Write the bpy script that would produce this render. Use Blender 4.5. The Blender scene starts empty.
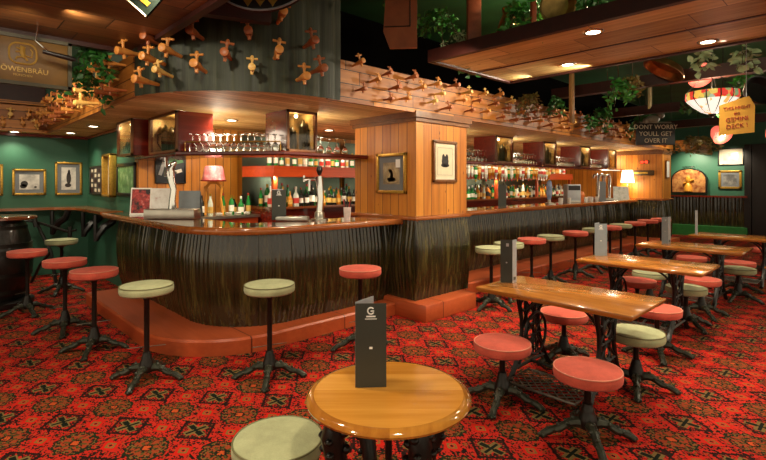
import bpy, bmesh, math, random
from math import sin, cos, pi, radians as rad
from mathutils import Vector, Matrix, Euler
random.seed(7)
SC = bpy.context.scene
COL = SC.collection

# ------------------------------------------------------------------ camera, world, exposure
CAM_ROT = math.atan2(.691, .723)
cam_d = bpy.data.cameras.new('camera')
cam_d.sensor_width = 36; cam_d.lens = 475 / 766 * 36; cam_d.shift_y = -47 / 766
cam_d.clip_start = .05
cam = bpy.data.objects.new('camera', cam_d); COL.objects.link(cam)
cam.location = (0, 0, 1.6); cam.rotation_euler = (pi / 2, 0, -CAM_ROT)
SC.camera = cam
W = bpy.data.worlds.new('room_glow'); SC.world = W; W.use_nodes = True
W.node_tree.nodes['Background'].inputs[0].default_value = (1, .84, .60, 1)
W.node_tree.nodes['Background'].inputs[1].default_value = .9
SC.view_settings.view_transform = 'Standard'; SC.view_settings.look = 'None'
SC.view_settings.gamma = 1; SC.view_settings.use_curve_mapping = False
SC.view_settings.exposure = 0.5
WARM = (1, .80, .55); NEUT = (1, .86, .64)

def lamp(name, loc, energy, color=WARM, size=110, blend=.6, radius=.05, target=None, kind='SPOT'):
    l = bpy.data.lights.new(name, kind); l.energy = energy; l.color = color
    if kind == 'SPOT': l.spot_size = rad(size); l.spot_blend = blend
    if kind == 'AREA': l.size = radius
    else: l.shadow_soft_size = radius
    o = bpy.data.objects.new(name, l); COL.objects.link(o); o.location = loc
    if target is not None:
        o.rotation_euler = (Vector(target) - Vector(loc)).to_track_quat('-Z', 'Y').to_euler()
    return o

# ------------------------------------------------------------------ materials
def S(h, a=1):
    c = [int(h[i:i + 2], 16) / 255 for i in (0, 2, 4)]
    return tuple(((v / 12.92) if v <= .04045 else ((v + .055) / 1.055) ** 2.4) for v in c) + (a,)

class NT:
    def __init__(s, name):
        s.m = bpy.data.materials.new(name); s.m.use_nodes = True
        s.t = s.m.node_tree; s.b = s.t.nodes['Principled BSDF']
    def n(s, typ, **kw):
        x = s.t.nodes.new(typ)
        for k, v in kw.items(): setattr(x, k, v)
        return x
    def link(s, a, b): s.t.links.new(a, b)
    def put(s, sock, v):
        if isinstance(v, bpy.types.NodeSocket): s.link(v, sock)
        else: sock.default_value = v
    def m_(s, op, a, b=None, c=None):
        x = s.n('ShaderNodeMath', operation=op)
        s.put(x.inputs[0], a)
        if b is not None: s.put(x.inputs[1], b)
        if c is not None: s.put(x.inputs[2], c)
        return x.outputs[0]
    def lt(s, a, b): return s.m_('LESS_THAN', a, b)
    def gt(s, a, b): return s.m_('GREATER_THAN', a, b)
    def mul(s, a, b): return s.m_('MULTIPLY', a, b)
    def add(s, a, b): return s.m_('ADD', a, b)
    def sub(s, a, b): return s.m_('SUBTRACT', a, b)
    def mix(s, f, a, b):
        x = s.n('ShaderNodeMix', data_type='RGBA')
        s.put(x.inputs[0], f); s.put(x.inputs[6], a); s.put(x.inputs[7], b)
        return x.outputs[2]
    def pos(s): return s.n('ShaderNodeNewGeometry').outputs['Position']
    def obj(s): return s.n('ShaderNodeTexCoord').outputs['Object']
    def sep(s, v):
        x = s.n('ShaderNodeSeparateXYZ'); s.link(v, x.inputs[0]); return x.outputs
    def comb(s, a, b, c):
        x = s.n('ShaderNodeCombineXYZ')
        for i, v in enumerate((a, b, c)): s.put(x.inputs[i], v)
        return x.outputs[0]
    def noise(s, v, scale=5, detail=3, rough=.5):
        x = s.n('ShaderNodeTexNoise'); s.link(v, x.inputs['Vector'])
        x.inputs['Scale'].default_value = scale; x.inputs['Detail'].default_value = detail
        x.inputs['Roughness'].default_value = rough
        return x.outputs['Fac']
    def ramp(s, f, stops):
        x = s.n('ShaderNodeValToRGB'); s.link(f, x.inputs[0]); e = x.color_ramp.elements
        while len(e) < len(stops): e.new(.5)
        for el, (p, c) in zip(e, stops): el.position = p; el.color = c
        return x.outputs[0]
    def scale(s, v, sx, sy, sz):
        x = s.n('ShaderNodeVectorMath', operation='MULTIPLY'); s.link(v, x.inputs[0]); x.inputs[1].default_value = (sx, sy, sz)
        return x.outputs[0]
    def bump(s, h, strength=.3, dist=.01):
        x = s.n('ShaderNodeBump'); x.inputs['Strength'].default_value = strength; x.inputs['Distance'].default_value = dist
        s.link(h, x.inputs['Height']); s.link(x.outputs[0], s.b.inputs['Normal'])
    def set(s, col=None, rough=None, metal=None, spec=None, trans=None, emis=None, estr=None, coat=None, ior=None, alpha=None):
        for k, v in (('Base Color', col), ('Roughness', rough), ('Metallic', metal), ('Specular IOR Level', spec), ('Transmission Weight', trans),
                     ('Emission Color', emis), ('Emission Strength', estr), ('Coat Weight', coat), ('IOR', ior), ('Alpha', alpha)):
            if v is not None: s.put(s.b.inputs[k], v)
        return s.m

def plain(name, col, rough=.5, metal=0, spec=.5, var=.18, sc=14, coat=0, bump=0):
    t = NT(name); c = S(col) if isinstance(col, str) else col
    d = tuple(v * (1 - var) for v in c[:3]) + (1,); l = tuple(min(1, v * (1 + var)) for v in c[:3]) + (1,)
    f = t.noise(t.obj(), sc, 4)
    t.set(t.ramp(f, [(.3, d), (.7, l)]), rough, metal, spec, coat=coat)
    if bump: t.bump(f, bump, .01)
    return t.m

def planks(name, dark, light, width=.12, axis='x', grain='z', joint=0, groove=.05, rough=.4, gcol='150a04', coat=0, knots=True, bump=.5, off=0, use_obj=False):
    """boards laid side by side along `axis`, their grain running along `grain`; joint = board length"""
    t = NT(name); p = t.obj() if use_obj else t.pos(); X = dict(zip('xyz', t.sep(p)))
    a = t.add(t.m_('DIVIDE', X[axis], width), off + 50.0)
    i = t.m_('FLOOR', a); fr = t.m_('FRACT', a)
    g = X[grain]
    wn = t.n('ShaderNodeTexWhiteNoise', noise_dimensions='1D'); t.link(i, wn.inputs['W'])
    edge = t.m_('MINIMUM', fr, t.sub(1.0, fr))
    gm = t.lt(edge, groove)
    rnd = wn.outputs['Value']
    if joint:
        b = t.add(t.m_('DIVIDE', g, joint), t.mul(rnd, 7.3)); ib = t.m_('FLOOR', b); fb = t.m_('FRACT', b)
        w2 = t.n('ShaderNodeTexWhiteNoise', noise_dimensions='2D'); t.link(t.comb(i, ib, 0.0), w2.inputs['Vector'])
        rnd = w2.outputs['Value']
        gm = t.m_('MAXIMUM', gm, t.lt(t.m_('MINIMUM', fb, t.sub(1.0, fb)), groove * width / joint))
    sc = {'x': [1, 1, 1]}
    v = [22, 22, 22]; v['xyz'.index(grain)] = 1.6
    off_v = t.n('ShaderNodeVectorMath', operation='ADD'); t.link(t.scale(p, *v), off_v.inputs[0]); t.link(t.comb(t.mul(i, 3.7), t.mul(rnd, 9.0), t.mul(i, 1.9)), off_v.inputs[1])
    n1 = t.noise(off_v.outputs[0], 1.0, 5, .6)
    f = t.add(t.mul(n1, .62), t.mul(rnd, .38))
    c = t.ramp(f, [(.25, S(dark)), (.75, S(light))])
    if knots:
        v2 = [5, 5, 5]; v2['xyz'.index(grain)] = 2.2
        vo = t.n('ShaderNodeTexVoronoi'); t.link(t.scale(p, *v2), vo.inputs['Vector']); vo.inputs['Scale'].default_value = 1.6
        c = t.mix(t.mul(t.lt(vo.outputs['Distance'], .09), .75), c, S(dark))
    c = t.mix(gm, c, S(gcol))
    t.set(c, rough, coat=coat)
    t.bump(t.sub(t.mul(n1, .15), gm), bump, .006)
    return t.m

def velvet(name, col):
    t = NT(name); c = S(col); f = t.noise(t.obj(), 9, 5, .65); g = t.noise(t.obj(), 160, 2)
    cc = t.ramp(t.add(t.mul(f, .75), t.mul(g, .25)), [(.3, tuple(v * .72 for v in c[:3]) + (1,)), (.72, tuple(min(1, v * 1.18) for v in c[:3]) + (1,))])
    t.set(cc, .85, spec=.25); t.b.inputs['Sheen Weight'].default_value = .08; t.bump(g, .12, .003)
    return t.m

def glassm(name, col, rough=.03, ior=1.45):
    t = NT(name); t.set(S(col), rough, trans=1.0, ior=ior); return t.m
def glow(name, col, st, base=None):
    t = NT(name); t.set(S(base or col), .5, emis=S(col), estr=st); return t.m

def carpet():
    t = NT('red patterned carpet'); X = t.sep(t.pos())
    N = 36.0
    u = t.m_('DIVIDE', t.sub(X[0], .65), .30); v = t.m_('DIVIDE', t.sub(X[1], 3.78), .36)
    iu = t.m_('FLOOR', t.add(u, .5)); iv = t.m_('FLOOR', t.add(v, .5))
    q = lambda w: t.m_('DIVIDE', t.add(t.m_('FLOOR', t.mul(w, N)), .5), N)
    lu = q(t.sub(u, iu)); lv = q(t.sub(v, iv))
    par = t.m_('ABSOLUTE', t.m_('MODULO', t.add(iu, iv), 2.0)); npar = t.sub(1.0, par)
    ax = t.m_('ABSOLUTE', lu); ay = t.m_('ABSOLUTE', lv)
    mx = t.m_('MAXIMUM', ax, ay); mn = t.m_('MINIMUM', ax, ay); d1 = t.add(ax, ay)
    r = t.m_('SQRT', t.add(t.mul(lu, lu), t.mul(lv, lv)))
    ang = t.m_('ARCTAN2', lv, lu)
    band = lambda s, a, b: t.mul(t.gt(s, a), t.lt(s, b))
    RED = S('b81c10'); DRK = S('20100c'); GRN = S('1c2412'); TAN = S('7c5c30'); MAR = S('5a120c'); BRN = S('7a4a22'); RE2 = S('c0321e')
    qp = t.comb(t.add(iu, lu), t.add(iv, lv), 0.0)
    n1 = t.noise(qp, 6.5, 2, .5); n2 = t.noise(t.pos(), 2.2, 2); n3 = t.noise(qp, 13.0, 1)
    c = t.mix(n2, S('a01a12'), S('bc2c1e'))
    # hooked dark scrollwork over the whole ground
    c = t.mix(band(n3, .60, .67), c, MAR)
    c = t.mix(band(n1, .478, .528), c, DRK)
    c = t.mix(band(n3, .34, .39), c, GRN)
    c = t.mix(band(n1, .60, .625), c, BRN)
    # stepped, toothed border of the cross cells
    zig = t.mul(t.lt(t.m_('ABSOLUTE', t.sub(d1, .42)), .035), npar)
    c = t.mix(zig, c, DRK)
    teeth = t.mul(t.mul(band(d1, .26, .40), t.gt(t.m_('SINE', t.mul(t.sub(ax, ay), 70.0)), .0)), npar)
    c = t.mix(teeth, c, S('38140c'))
    halo = t.mul(t.mul(t.lt(mx, .26), t.lt(mn, .075)), npar); c = t.mix(halo, c, S('6e5a32'))
    dark1 = t.mul(t.mul(t.lt(mx, .23), t.lt(mn, t.add(.03, t.mul(t.lt(ax, ay), .03)))), npar); c = t.mix(dark1, c, S('10160c'))
    # medallion: broken dark ring, brown-red field, small flower
    oct_ = t.m_('MAXIMUM', mx, t.mul(d1, .74))
    wob = t.add(oct_, t.mul(t.m_('SINE', t.mul(ang, 12.0)), .018))
    c = t.mix(t.mul(t.lt(wob, .40), par), c, GRN)
    c = t.mix(t.mul(t.lt(wob, .355), par), c, t.mix(t.gt(n3, .5), S('6e5228'), S('8a3018')))
    c = t.mix(t.mul(t.mul(band(wob, .28, .33), t.gt(t.m_('SINE', t.mul(ang, 16.0)), -.2)), par), c, S('241810'))
    c = t.mix(t.mul(t.lt(wob, .26), par), c, t.mix(n2, S('9c2a18'), S('7a4420')))
    pet = t.lt(r, t.add(.15, t.mul(t.m_('COSINE', t.mul(ang, 8.0)), .07)))
    c = t.mix(t.mul(pet, par), c, S('54431e'))
    c = t.mix(t.mul(t.lt(r, .11), par), c, DRK)
    c = t.mix(t.mul(t.lt(r, .075), par), c, S('b0481f'))
    c = t.mix(t.mul(t.mul(t.lt(wob, .34), par), band(n1, .44, .485)), c, GRN)
    # small diamonds at the cell corners
    cd = t.sub(1.0, d1)
    c = t.mix(t.lt(cd, .20), c, RED); c = t.mix(t.lt(cd, .12), c, S('76582a')); c = t.mix(t.lt(cd, .08), c, RE2); c = t.mix(t.lt(cd, .04), c, DRK)
    pile = t.noise(t.pos(), 220, 2)
    t.set(c, .95, spec=.12); t.bump(pile, .25, .004)
    return t.m

M = {}
M['carpet'] = carpet()
M['green_wall'] = plain('green wall paint', '2c5e46', .55, var=.10, sc=2.5)
M['dark_green'] = plain('dark green ceiling paint', '1f5a32', .7, var=.3, sc=2)
M['black_void'] = plain('unlit void black', '040303', 1, spec=.05)  # near-black colour standing in for the darkness of the void
M['panel_orange'] = planks('varnished pine boards', 'a8621a', 'd88f34', .125, 'y', 'z', 0, .03, .35, coat=.2)
M['panel_orange_x'] = planks('varnished pine boards front', 'a8601a', 'd88f34', .125, 'x', 'z', 0, .03, .35, coat=.2)
M['soffit'] = planks('pale pine soffit boards', 'b0843e', 'eccc88', .10, 'y', 'x', 2.6, .025, .6, coat=0, gcol='3a200c')
M['fascia'] = planks('stained fascia boards', '7c4414', 'c07a2c', .14, 'z', 'x', 1.4, .03, .5, off=.3)
M['fascia_y'] = planks('stained fascia boards side', '804614', 'c07a2c', .14, 'z', 'y', 1.4, .03, .5, off=.3)
M['beam'] = planks('ceiling planks', '86682e', 'e6cc8a', .36, 'x', 'y', .9, .008, .5, gcol='1c0c04', coat=.08, off=.25)
M['panel_dark'] = planks('dark red ceiling planks', '523010', '946032', .30, 'y', 'x', 1.6, .015, .45, gcol='120603')
M['bulkhead'] = planks('weathered green staves', '1a2418', '46523a', .105, 'x', 'z', 0, .0, .6, knots=False)
M['red_trim'] = plain('dark red stained wood', '34110a', .5, var=.25)
M['stave'] = planks('dark lacquered staves', '261a0e', '4a3a20', .09, 'x', 'z', 0, 0, .2, knots=False, coat=.6)
M['step'] = planks('red brown painted step', 'a04420', 'c05c30', 1.1, 'x', 'y', 0, .006, .35, gcol='5a200c', knots=False, coat=.3)
M['top'] = planks('polished bar top', '4a2412', '86492a', .5, 'y', 'x', 3, .004, .12, coat=.8, knots=False)
M['edge'] = planks('bar top edge', '7a3e18', 'b46a30', .2, 'z', 'x', 0, 0, .2, coat=.6, knots=False)
M['mahogany'] = planks('red mahogany', '4a120c', '7a2414', .3, 'z', 'x', 0, 0, .25, coat=.4, knots=False)
M['shelf_red'] = planks('orange red shelf wood', '8a2e10', 'b8481c', .3, 'z', 'x', 0, 0, .3, coat=.3, knots=False)
M['table'] = planks('varnished table wood', '8a4e18', 'cc8436', .18, 'x', 'y', 0, .004, .2, coat=.4, gcol='5a3010', use_obj=True)
M['table_round'] = planks('golden table wood', 'b4701a', 'e0a044', .16, 'y', 'x', 0, .0, .2, coat=.4, gcol='a06a20', knots=False, use_obj=True)
M['table_rim'] = planks('reddish table rim', '8a4c18', 'c48434', .3, 'x', 'y', 0, 0, .1, coat=1, knots=False, use_obj=True)
M['iron'] = plain('black cast iron', '1a1712', .35, .3, var=.3, sc=40, bump=.15)
M['iron_green'] = plain('bronzed cast iron', '34362a', .36, .4, var=.45, sc=30, bump=.3)
M['red_seat'] = velvet('red velvet', 'cc5844'); M['green_seat'] = velvet('green velvet', 'a8aa80')
M['red_pipe'] = plain('pale red piping', 'd88a70', .6); M['green_pipe'] = plain('pale green piping', '6e6a44', .6)
M['chrome'] = plain('chrome', 'd8d8d4', .12, 1, var=.05)
M['dull_steel'] = plain('dull steel', '6e6a5e', .45, .8)
M['steel'] = plain('brushed steel', 'b8b4a8', .3, 1, var=.1)
M['gold'] = plain('gilt frame', 'b8903c', .35, .7, var=.2, sc=40)
M['brown_frame'] = plain('brown frame', '6e4420', .35, var=.2)
M['black_frame'] = plain('black frame', '14100e', .35)
M['mat_grey'] = plain('grey mount', '6c7072', .9, var=.05); M['mat_cream'] = plain('cream mount', 'd8ccb0', .9, var=.04)
M['menu'] = plain('dark menu card', '34362e', .35, var=.06); M['menu_grey'] = plain('grey menu card', '7c8488', .4, var=.06)
M['menu_pale'] = plain('pale menu card', 'a8acb0', .4, var=.06); M['white'] = plain('white print', 'e8e6de', .5, var=.03)
M['paper'] = plain('white porcelain', 'e6e2d8', .3, var=.04)
M['gold_text'] = plain('gold lettering', 'b08c40', .4, .3, var=.1)
M['glass'] = glassm('clear glass', 'f4faf6'); M['pane'] = glassm('cabinet pane', 'e8e0c8')
M['mirror'] = plain('mirror', '5a665a', .3, 1, var=.03)
M['lampface'] = glow('lit downlight', 'fff4dc', 9.0)
M['ring'] = plain('downlight ring', 'c8c0b0', .25, .8)

# ------------------------------------------------------------------ mesh helpers
class MB:
    def __init__(s): s.bm = bmesh.new()
    def _tf(s, vs, mat):
        if mat is not None: bmesh.ops.transform(s.bm, matrix=mat, verts=vs)
    def box(s, c, d, rot=None, bev=0):
        g = bmesh.ops.create_cube(s.bm, size=1); vs = g['verts']
        bmesh.ops.scale(s.bm, vec=d, verts=vs)
        if bev:
            es = list({e for v in vs for e in v.link_edges})
            r = bmesh.ops.bevel(s.bm, geom=es, offset=bev, segments=2, affect='EDGES', profile=.5)
            vs = list({v for f in r['faces'] for v in f.verts} | {v for v in vs if v.is_valid})
        m = Matrix.Translation(c)
        if rot is not None: m = m @ Euler(rot).to_matrix().to_4x4()
        s._tf(vs, m); return s
    def lathe(s, prof, seg=24, c=(0, 0, 0), mat=None, cap=True):
        rings = []; vs = []
        for r, z in prof:
            if r < 1e-5: ring = [s.bm.verts.new((0, 0, z))]
            else: ring = [s.bm.verts.new((r * cos(2 * pi * k / seg), r * sin(2 * pi * k / seg), z)) for k in range(seg)]
            rings.append(ring); vs += ring
        for a, b in zip(rings, rings[1:]):
            for k in range(seg):
                k2 = (k + 1) % seg
                if len(a) == 1 and len(b) == 1: continue
                if len(a) == 1: f = [a[0], b[k2], b[k]]
                elif len(b) == 1: f = [a[k], a[k2], b[0]]
                else: f = [a[k], a[k2], b[k2], b[k]]
                s.bm.faces.new(f)
        if cap:
            if len(rings[0]) > 1: s.bm.faces.new(rings[0][::-1])
            if len(rings[-1]) > 1: s.bm.faces.new(rings[-1])
        m = Matrix.Translation(c)
        if mat is not None: m = m @ mat
        s._tf(vs, m); return s
    def tube(s, pts, r, seg=8, closed=False):
        pts = [Vector(p) for p in pts]; n = len(pts)
        rr = r if isinstance(r, (list, tuple)) else [r] * n
        rings = []; prev = None
        for i, p in enumerate(pts):
            if closed: d = pts[(i + 1) % n] - pts[i - 1]
            else: d = pts[min(i + 1, n - 1)] - pts[max(i - 1, 0)]
            d.normalize()
            if prev is None:
                up = Vector((0, 0, 1)) if abs(d.z) < .9 else Vector((1, 0, 0))
                a = d.cross(up).normalized()
            else:
                a = (prev - d * prev.dot(d))
                a = a.normalized() if a.length > 1e-6 else d.orthogonal().normalized()
            prev = a; b = d.cross(a)
            rings.append([s.bm.verts.new(p + (a * cos(2 * pi * k / seg) + b * sin(2 * pi * k / seg)) * rr[i]) for k in range(seg)])
        pr = list(zip(rings, rings[1:])) + ([(rings[-1], rings[0])] if closed else [])
        for a, b in pr:
            for k in range(seg): s.bm.faces.new([a[k], a[(k + 1) % seg], b[(k + 1) % seg], b[k]])
        if not closed: s.bm.faces.new(rings[0][::-1]); s.bm.faces.new(rings[-1])
        return s
    def prism(s, poly, z0, z1, mat=None):
        a = [s.bm.verts.new((x, y, z0)) for x, y in poly]; b = [s.bm.verts.new((x, y, z1)) for x, y in poly]
        s.bm.faces.new(a[::-1]); s.bm.faces.new(b); n = len(poly)
        for k in range(n): s.bm.faces.new([a[k], a[(k + 1) % n], b[(k + 1) % n], b[k]])
        s._tf(a + b, mat); return s
    def ball(s, c, r, seg=10, sc=(1, 1, 1)):
        g = bmesh.ops.create_uvsphere(s.bm, u_segments=seg, v_segments=max(5, seg // 2), radius=r)
        bmesh.ops.scale(s.bm, vec=sc, verts=g['verts']); bmesh.ops.translate(s.bm, vec=c, verts=g['verts']); return s
    def quadstrip(s, A, B):
        va = [s.bm.verts.new(p) for p in A]; vb = [s.bm.verts.new(p) for p in B]
        for k in range(len(A) - 1): s.bm.faces.new([va[k], va[k + 1], vb[k + 1], vb[k]])
        return s
    def leaf(s, c, d, n, L, w):
        d = Vector(d).normalized(); a = d.cross(Vector(n)); a = a.normalized() if a.length > 1e-4 else d.orthogonal().normalized(); u = a.cross(d)
        c = Vector(c); P = [c, c + d * L * .35 + a * w * .5 + u * L * .06, c + d * L * .75 + a * w * .32, c + d * L - u * L * .15, c + d * L * .75 - a * w * .32, c + d * L * .35 - a * w * .5 + u * L * .06, c + d * L * .5 - u * L * .04]
        v = [s.bm.verts.new(p) for p in P]
        for i, j in ((0, 1), (1, 2), (2, 3), (3, 4), (4, 5), (5, 0)): s.bm.faces.new([v[i], v[j], v[6]])
        return s
    def build(s, name, mat, parent=None, smooth=True, angle=40):
        bmesh.ops.recalc_face_normals(s.bm, faces=s.bm.faces)
        me = bpy.data.meshes.new(name); s.bm.to_mesh(me); s.bm.free()
        if mat is not None: me.materials.append(mat)
        o = bpy.data.objects.new(name, me); COL.objects.link(o)
        if parent is not None: o.parent = parent
        if smooth:
            for p in me.polygons: p.use_smooth = True
            me.set_sharp_from_angle(angle=rad(angle))
        return o

def tag(o, label=None, cat=None, group=None, kind=None):
    for k, v in (('label', label), ('category', cat), ('group', group), ('kind', kind)):
        if v: o[k] = v
    return o
def thing(name, loc, rz=0, label=None, cat=None, group=None, rot=None):
    o = bpy.data.objects.new(name, None); COL.objects.link(o); o.location = loc
    o.rotation_euler = rot if rot is not None else (0, 0, rz); o.empty_display_size = .1
    return tag(o, label, cat, group)
def kids(o): return [c for c in bpy.data.objects if c.parent == o]
def dup(root, loc, rz=None, label=None, group=None, rot=None, scale=None, mats=None):
    r = root.copy(); COL.objects.link(r); r.location = loc
    if rz is not None: r.rotation_euler = (0, 0, rz)
    if rot is not None: r.rotation_euler = rot
    if scale is not None: r.scale = (scale,) * 3 if not isinstance(scale, tuple) else scale
    if label: r['label'] = label
    if group: r['group'] = group
    for ch in KIDS.setdefault(root.name, None) or kids(root):
        c = ch.copy(); COL.objects.link(c); c.parent = r
        gs = GKIDS.get(ch.name)
        if gs is None: gs = GKIDS[ch.name] = kids(ch)
        for g in gs:
            d = g.copy(); COL.objects.link(d); d.parent = c
    return r
KIDS = {}; GKIDS = {}
def freeze(root):
    KIDS[root.name] = kids(root)
    for c in KIDS[root.name]: GKIDS[c.name] = kids(c)
    return root
def struct(o): o['kind'] = 'structure'; return o
ONES = ['', 'first', 'second', 'third', 'fourth', 'fifth', 'sixth', 'seventh', 'eighth', 'ninth', 'tenth', 'eleventh', 'twelfth', 'thirteenth', 'fourteenth', 'fifteenth', 'sixteenth', 'seventeenth', 'eighteenth', 'nineteenth']
TENS = {2: ('twentieth', 'twenty'), 3: ('thirtieth', 'thirty'), 4: ('fortieth', 'forty'), 5: ('fiftieth', 'fifty'), 6: ('sixtieth', 'sixty')}
def ordw(n):
    if n < 20: return ONES[n]
    a, b = divmod(n, 10)
    return TENS[a][0] if b == 0 else TENS[a][1] + '-' + ONES[b]
def text(body, size, mat, parent, loc, rot=(pi / 2, 0, 0), depth=.002, align='CENTER', name='lettering', sx=1):
    cu = bpy.data.curves.new('t', 'FONT'); cu.body = body; cu.size = size; cu.extrude = depth; cu.align_x = align; cu.align_y = 'CENTER'
    cu.resolution_u = 2
    o = bpy.data.objects.new('t', cu); COL.objects.link(o)
    bpy.context.view_layer.update()
    me = bpy.data.meshes.new_from_object(o.evaluated_get(bpy.context.evaluated_depsgraph_get()))
    bpy.data.objects.remove(o); bpy.data.curves.remove(cu)
    me.materials.clear(); me.materials.append(mat)
    q = bpy.data.objects.new(name, me); COL.objects.link(q); q.parent = parent; q.location = loc; q.rotation_euler = rot; q.scale = (sx, 1, 1)
    return q
def rpath(xL, yF, R, y0, x1, step=.03, seg=None):
    """left side down, a rounded corner, then along the front: points and outward normals"""
    P = []
    n = max(1, int((y0 - yF - R) / step))
    for k in range(n): P.append(((xL, y0 + (yF + R - y0) * k / n), (-1, 0)))
    n = max(4, int(R * pi / 2 / step))
    for k in range(n):
        a = pi + pi / 2 * k / n
        P.append(((xL + R + R * cos(a), yF + R + R * sin(a)), (cos(a), sin(a))))
    n = max(1, int((x1 - xL - R) / step))
    for k in range(n + 1): P.append(((xL + R + (x1 - xL - R) * k / n, yF), (0, -1)))
    return P
def line_path(x0, x1, y, step=.03):
    n = max(1, int((x1 - x0) / step))
    return [((x0 + (x1 - x0) * k / n, y), (0, -1)) for k in range(n + 1)]
def sweep(mb, P, prof, closed=True):
    """prof: list of (outward offset, z)"""
    bm = mb.bm
    cols = [[bm.verts.new((p[0] + n[0] * o, p[1] + n[1] * o, z)) for o, z in prof] for p, n in P]
    m = len(prof)
    for a, b in zip(cols, cols[1:]):
        for k in range(m if closed else m - 1): bm.faces.new([a[k], a[(k + 1) % m], b[(k + 1) % m], b[k]])
    if closed: bm.faces.new(cols[0]); bm.faces.new(cols[-1][::-1])
    return mb
def staves(mb, P, prof, width=.085, depth=.014, seed=1):
    """upright rounded staves along a path, prof: (offset, z) bottom to top"""
    R = random.Random(seed); bm = mb.bm; s = 0; last = None; cols = []; jit = {}
    for p, n in P:
        if last: s += math.hypot(p[0] - last[0], p[1] - last[1])
        last = p; i = int(s / width); j = jit.setdefault(i, R.uniform(-.004, .004)); f = s / width - i
        o0 = depth * abs(sin(pi * f)) ** .6 + j
        cols.append([bm.verts.new((p[0] + n[0] * (o + o0), p[1] + n[1] * (o + o0), z)) for o, z in prof])
    for a, b in zip(cols, cols[1:]):
        for k in range(len(prof) - 1): bm.faces.new([a[k], a[k + 1], b[k + 1], b[k]])
    return mb
def stave_mat(name, dark, mid, light, rough, coat):
    t = NT(name); p = t.pos()
    f = t.noise(t.scale(p, 17, 17, .7), 1, 5, .65); g = t.noise(t.scale(p, 60, 60, 2.5), 1, 3)
    c = t.ramp(t.add(t.mul(f, .7), t.mul(g, .3)), [(.32, S(dark)), (.52, S(mid)), (.72, S(light))])
    t.set(c, rough, coat=coat); t.bump(g, .35, .006); return t.m
M['stave'] = stave_mat('dark lacquered staves', '0d0b05', '302a12', '62582c', .22, .35)
M['bulkhead'] = stave_mat('weathered green staves', '11160e', '2c3422', '464a30', .6, 0)

# ------------------------------------------------------------------ lights of the room
DL = []   # downlights: (x, y, z, energy, size)
def downlight(x, y, z, energy, label, size=120, color=NEUT, seen=True):
    t = thing('downlight', (x, y, z), 0, label, 'downlight', 'recessed downlights')
    MB().lathe([(.075, -.012), (.085, -.006), (.088, 0), (.06, 0), (.058, -.01)], 24, cap=False).build('ring', M['ring'], t)
    MB().lathe([(0, -.006), (.058, -.006), (.058, -.002), (0, -.002)], 20).build('lit_lens', M['lampface'], t)
    lamp('downlight_beam', (x, y, z - .02), energy, color, size, .7, .05, (x, y, 0))

# ------------------------------------------------------------------ the setting
ZS = 2.45
struct(MB().box((5, 3.5, -.05), (26, 21, .1)).build('floor', M['carpet'], smooth=False))
struct(MB().box((5, 3.5, 3.65), (26, 21, .1)).build('ceiling', M['dark_green'], smooth=False))
struct(MB().box((-2.9, 10.17, 1.8), (10.1, .14, 3.6)).build('wall_left', M['green_wall'], smooth=False))
struct(MB().box((2.19, 8.735, 1.225), (.14, 2.79, 2.45)).build('wall_return', M['green_wall'], smooth=False))
struct(MB().box((8.19, 7.27, 1.8), (12.14, .14, 3.6)).build('wall_back', M['panel_orange_x'], smooth=False))
struct(MB().box((17.07, 2.5, 1.8), (.14, 9.6, 3.6)).build('wall_far', M['green_wall'], smooth=False))
struct(MB().box((14.17, 5.52, 1.225), (.14, 3.36, 2.45)).build('wall_bar_end', M['panel_orange'], smooth=False))
# trims
struct(MB().box((-2.9, 10.08, ZS - .03), (10.1, .05, .05)).build('trim_1', M['mahogany'], smooth=False))
struct(MB().box((2.10, 8.66, ZS - .03), (.05, 2.92, .05)).build('trim_2', M['mahogany'], smooth=False))
struct(MB().box((-2.9, 10.08, .08), (10.1, .04, .16)).build('baseboard_left', M['green_wall'], smooth=False))

# soffit over the bar, its fascia and the round bulkhead
SOF = [(p[0], p[1]) for p, n in rpath(1.45, 3.8, 1.4, 10.1, 14.2, .08)]
struct(MB().prism(SOF + [(14.2, 7.2), (2.26, 7.2), (2.26, 10.1)], ZS, ZS + .05).build('ceiling_soffit', M['soffit'], smooth=False))
struct(MB().box((-3.25, 9.85, ZS + .025), (9.4, .5, .05)).build('ceiling_soffit_wing', M['soffit'], smooth=False))
struct(sweep(MB(), line_path(2.85, 14.2, 3.8, .5), [(0, ZS - .02), (.03, ZS - .02), (.03, ZS + .40), (0, ZS + .40)]).build('fascia_front', M['fascia'], smooth=False))
struct(MB().box((1.435, 7.26, ZS + .19), (.03, 4.6, .42)).build('fascia_side', M['fascia_y'], smooth=False))
struct(MB().box((-3.25, 9.585, ZS + .19), (9.4, .03, .42)).build('fascia_wing', M['fascia'], smooth=False))
struct(MB().box((-3.25, 9.75, ZS + .445), (9.4, .42, .05)).build('trim_3', M['fascia'], smooth=False))
struct(MB().box((-3.25, 9.95, ZS + .80), (9.4, .05, .7)).build('wall_upper_left', M['red_trim'], smooth=False))
struct(MB().box((8.5, 4.3, 3.2), (11.2, .05, .75)).build('wall_void_black', M['black_void'], smooth=False))  # added black sheet, paints the unlit void above the fascia
struct(MB().box((8.5, 4.05, 2.84), (11.2, .5, .03)).build('trim_4', M['red_trim'], smooth=False))
bp = [q for q in rpath(1.45, 3.8, 1.4, 5.32, 3.0, .012) if q[0][1] < 5.02]
struct(staves(MB(), bp, [(.03, ZS - .015), (.035, ZS + .05), (.035, 3.6)], .16, .008, 3).build('wall_bulkhead', M['bulkhead']))

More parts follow.
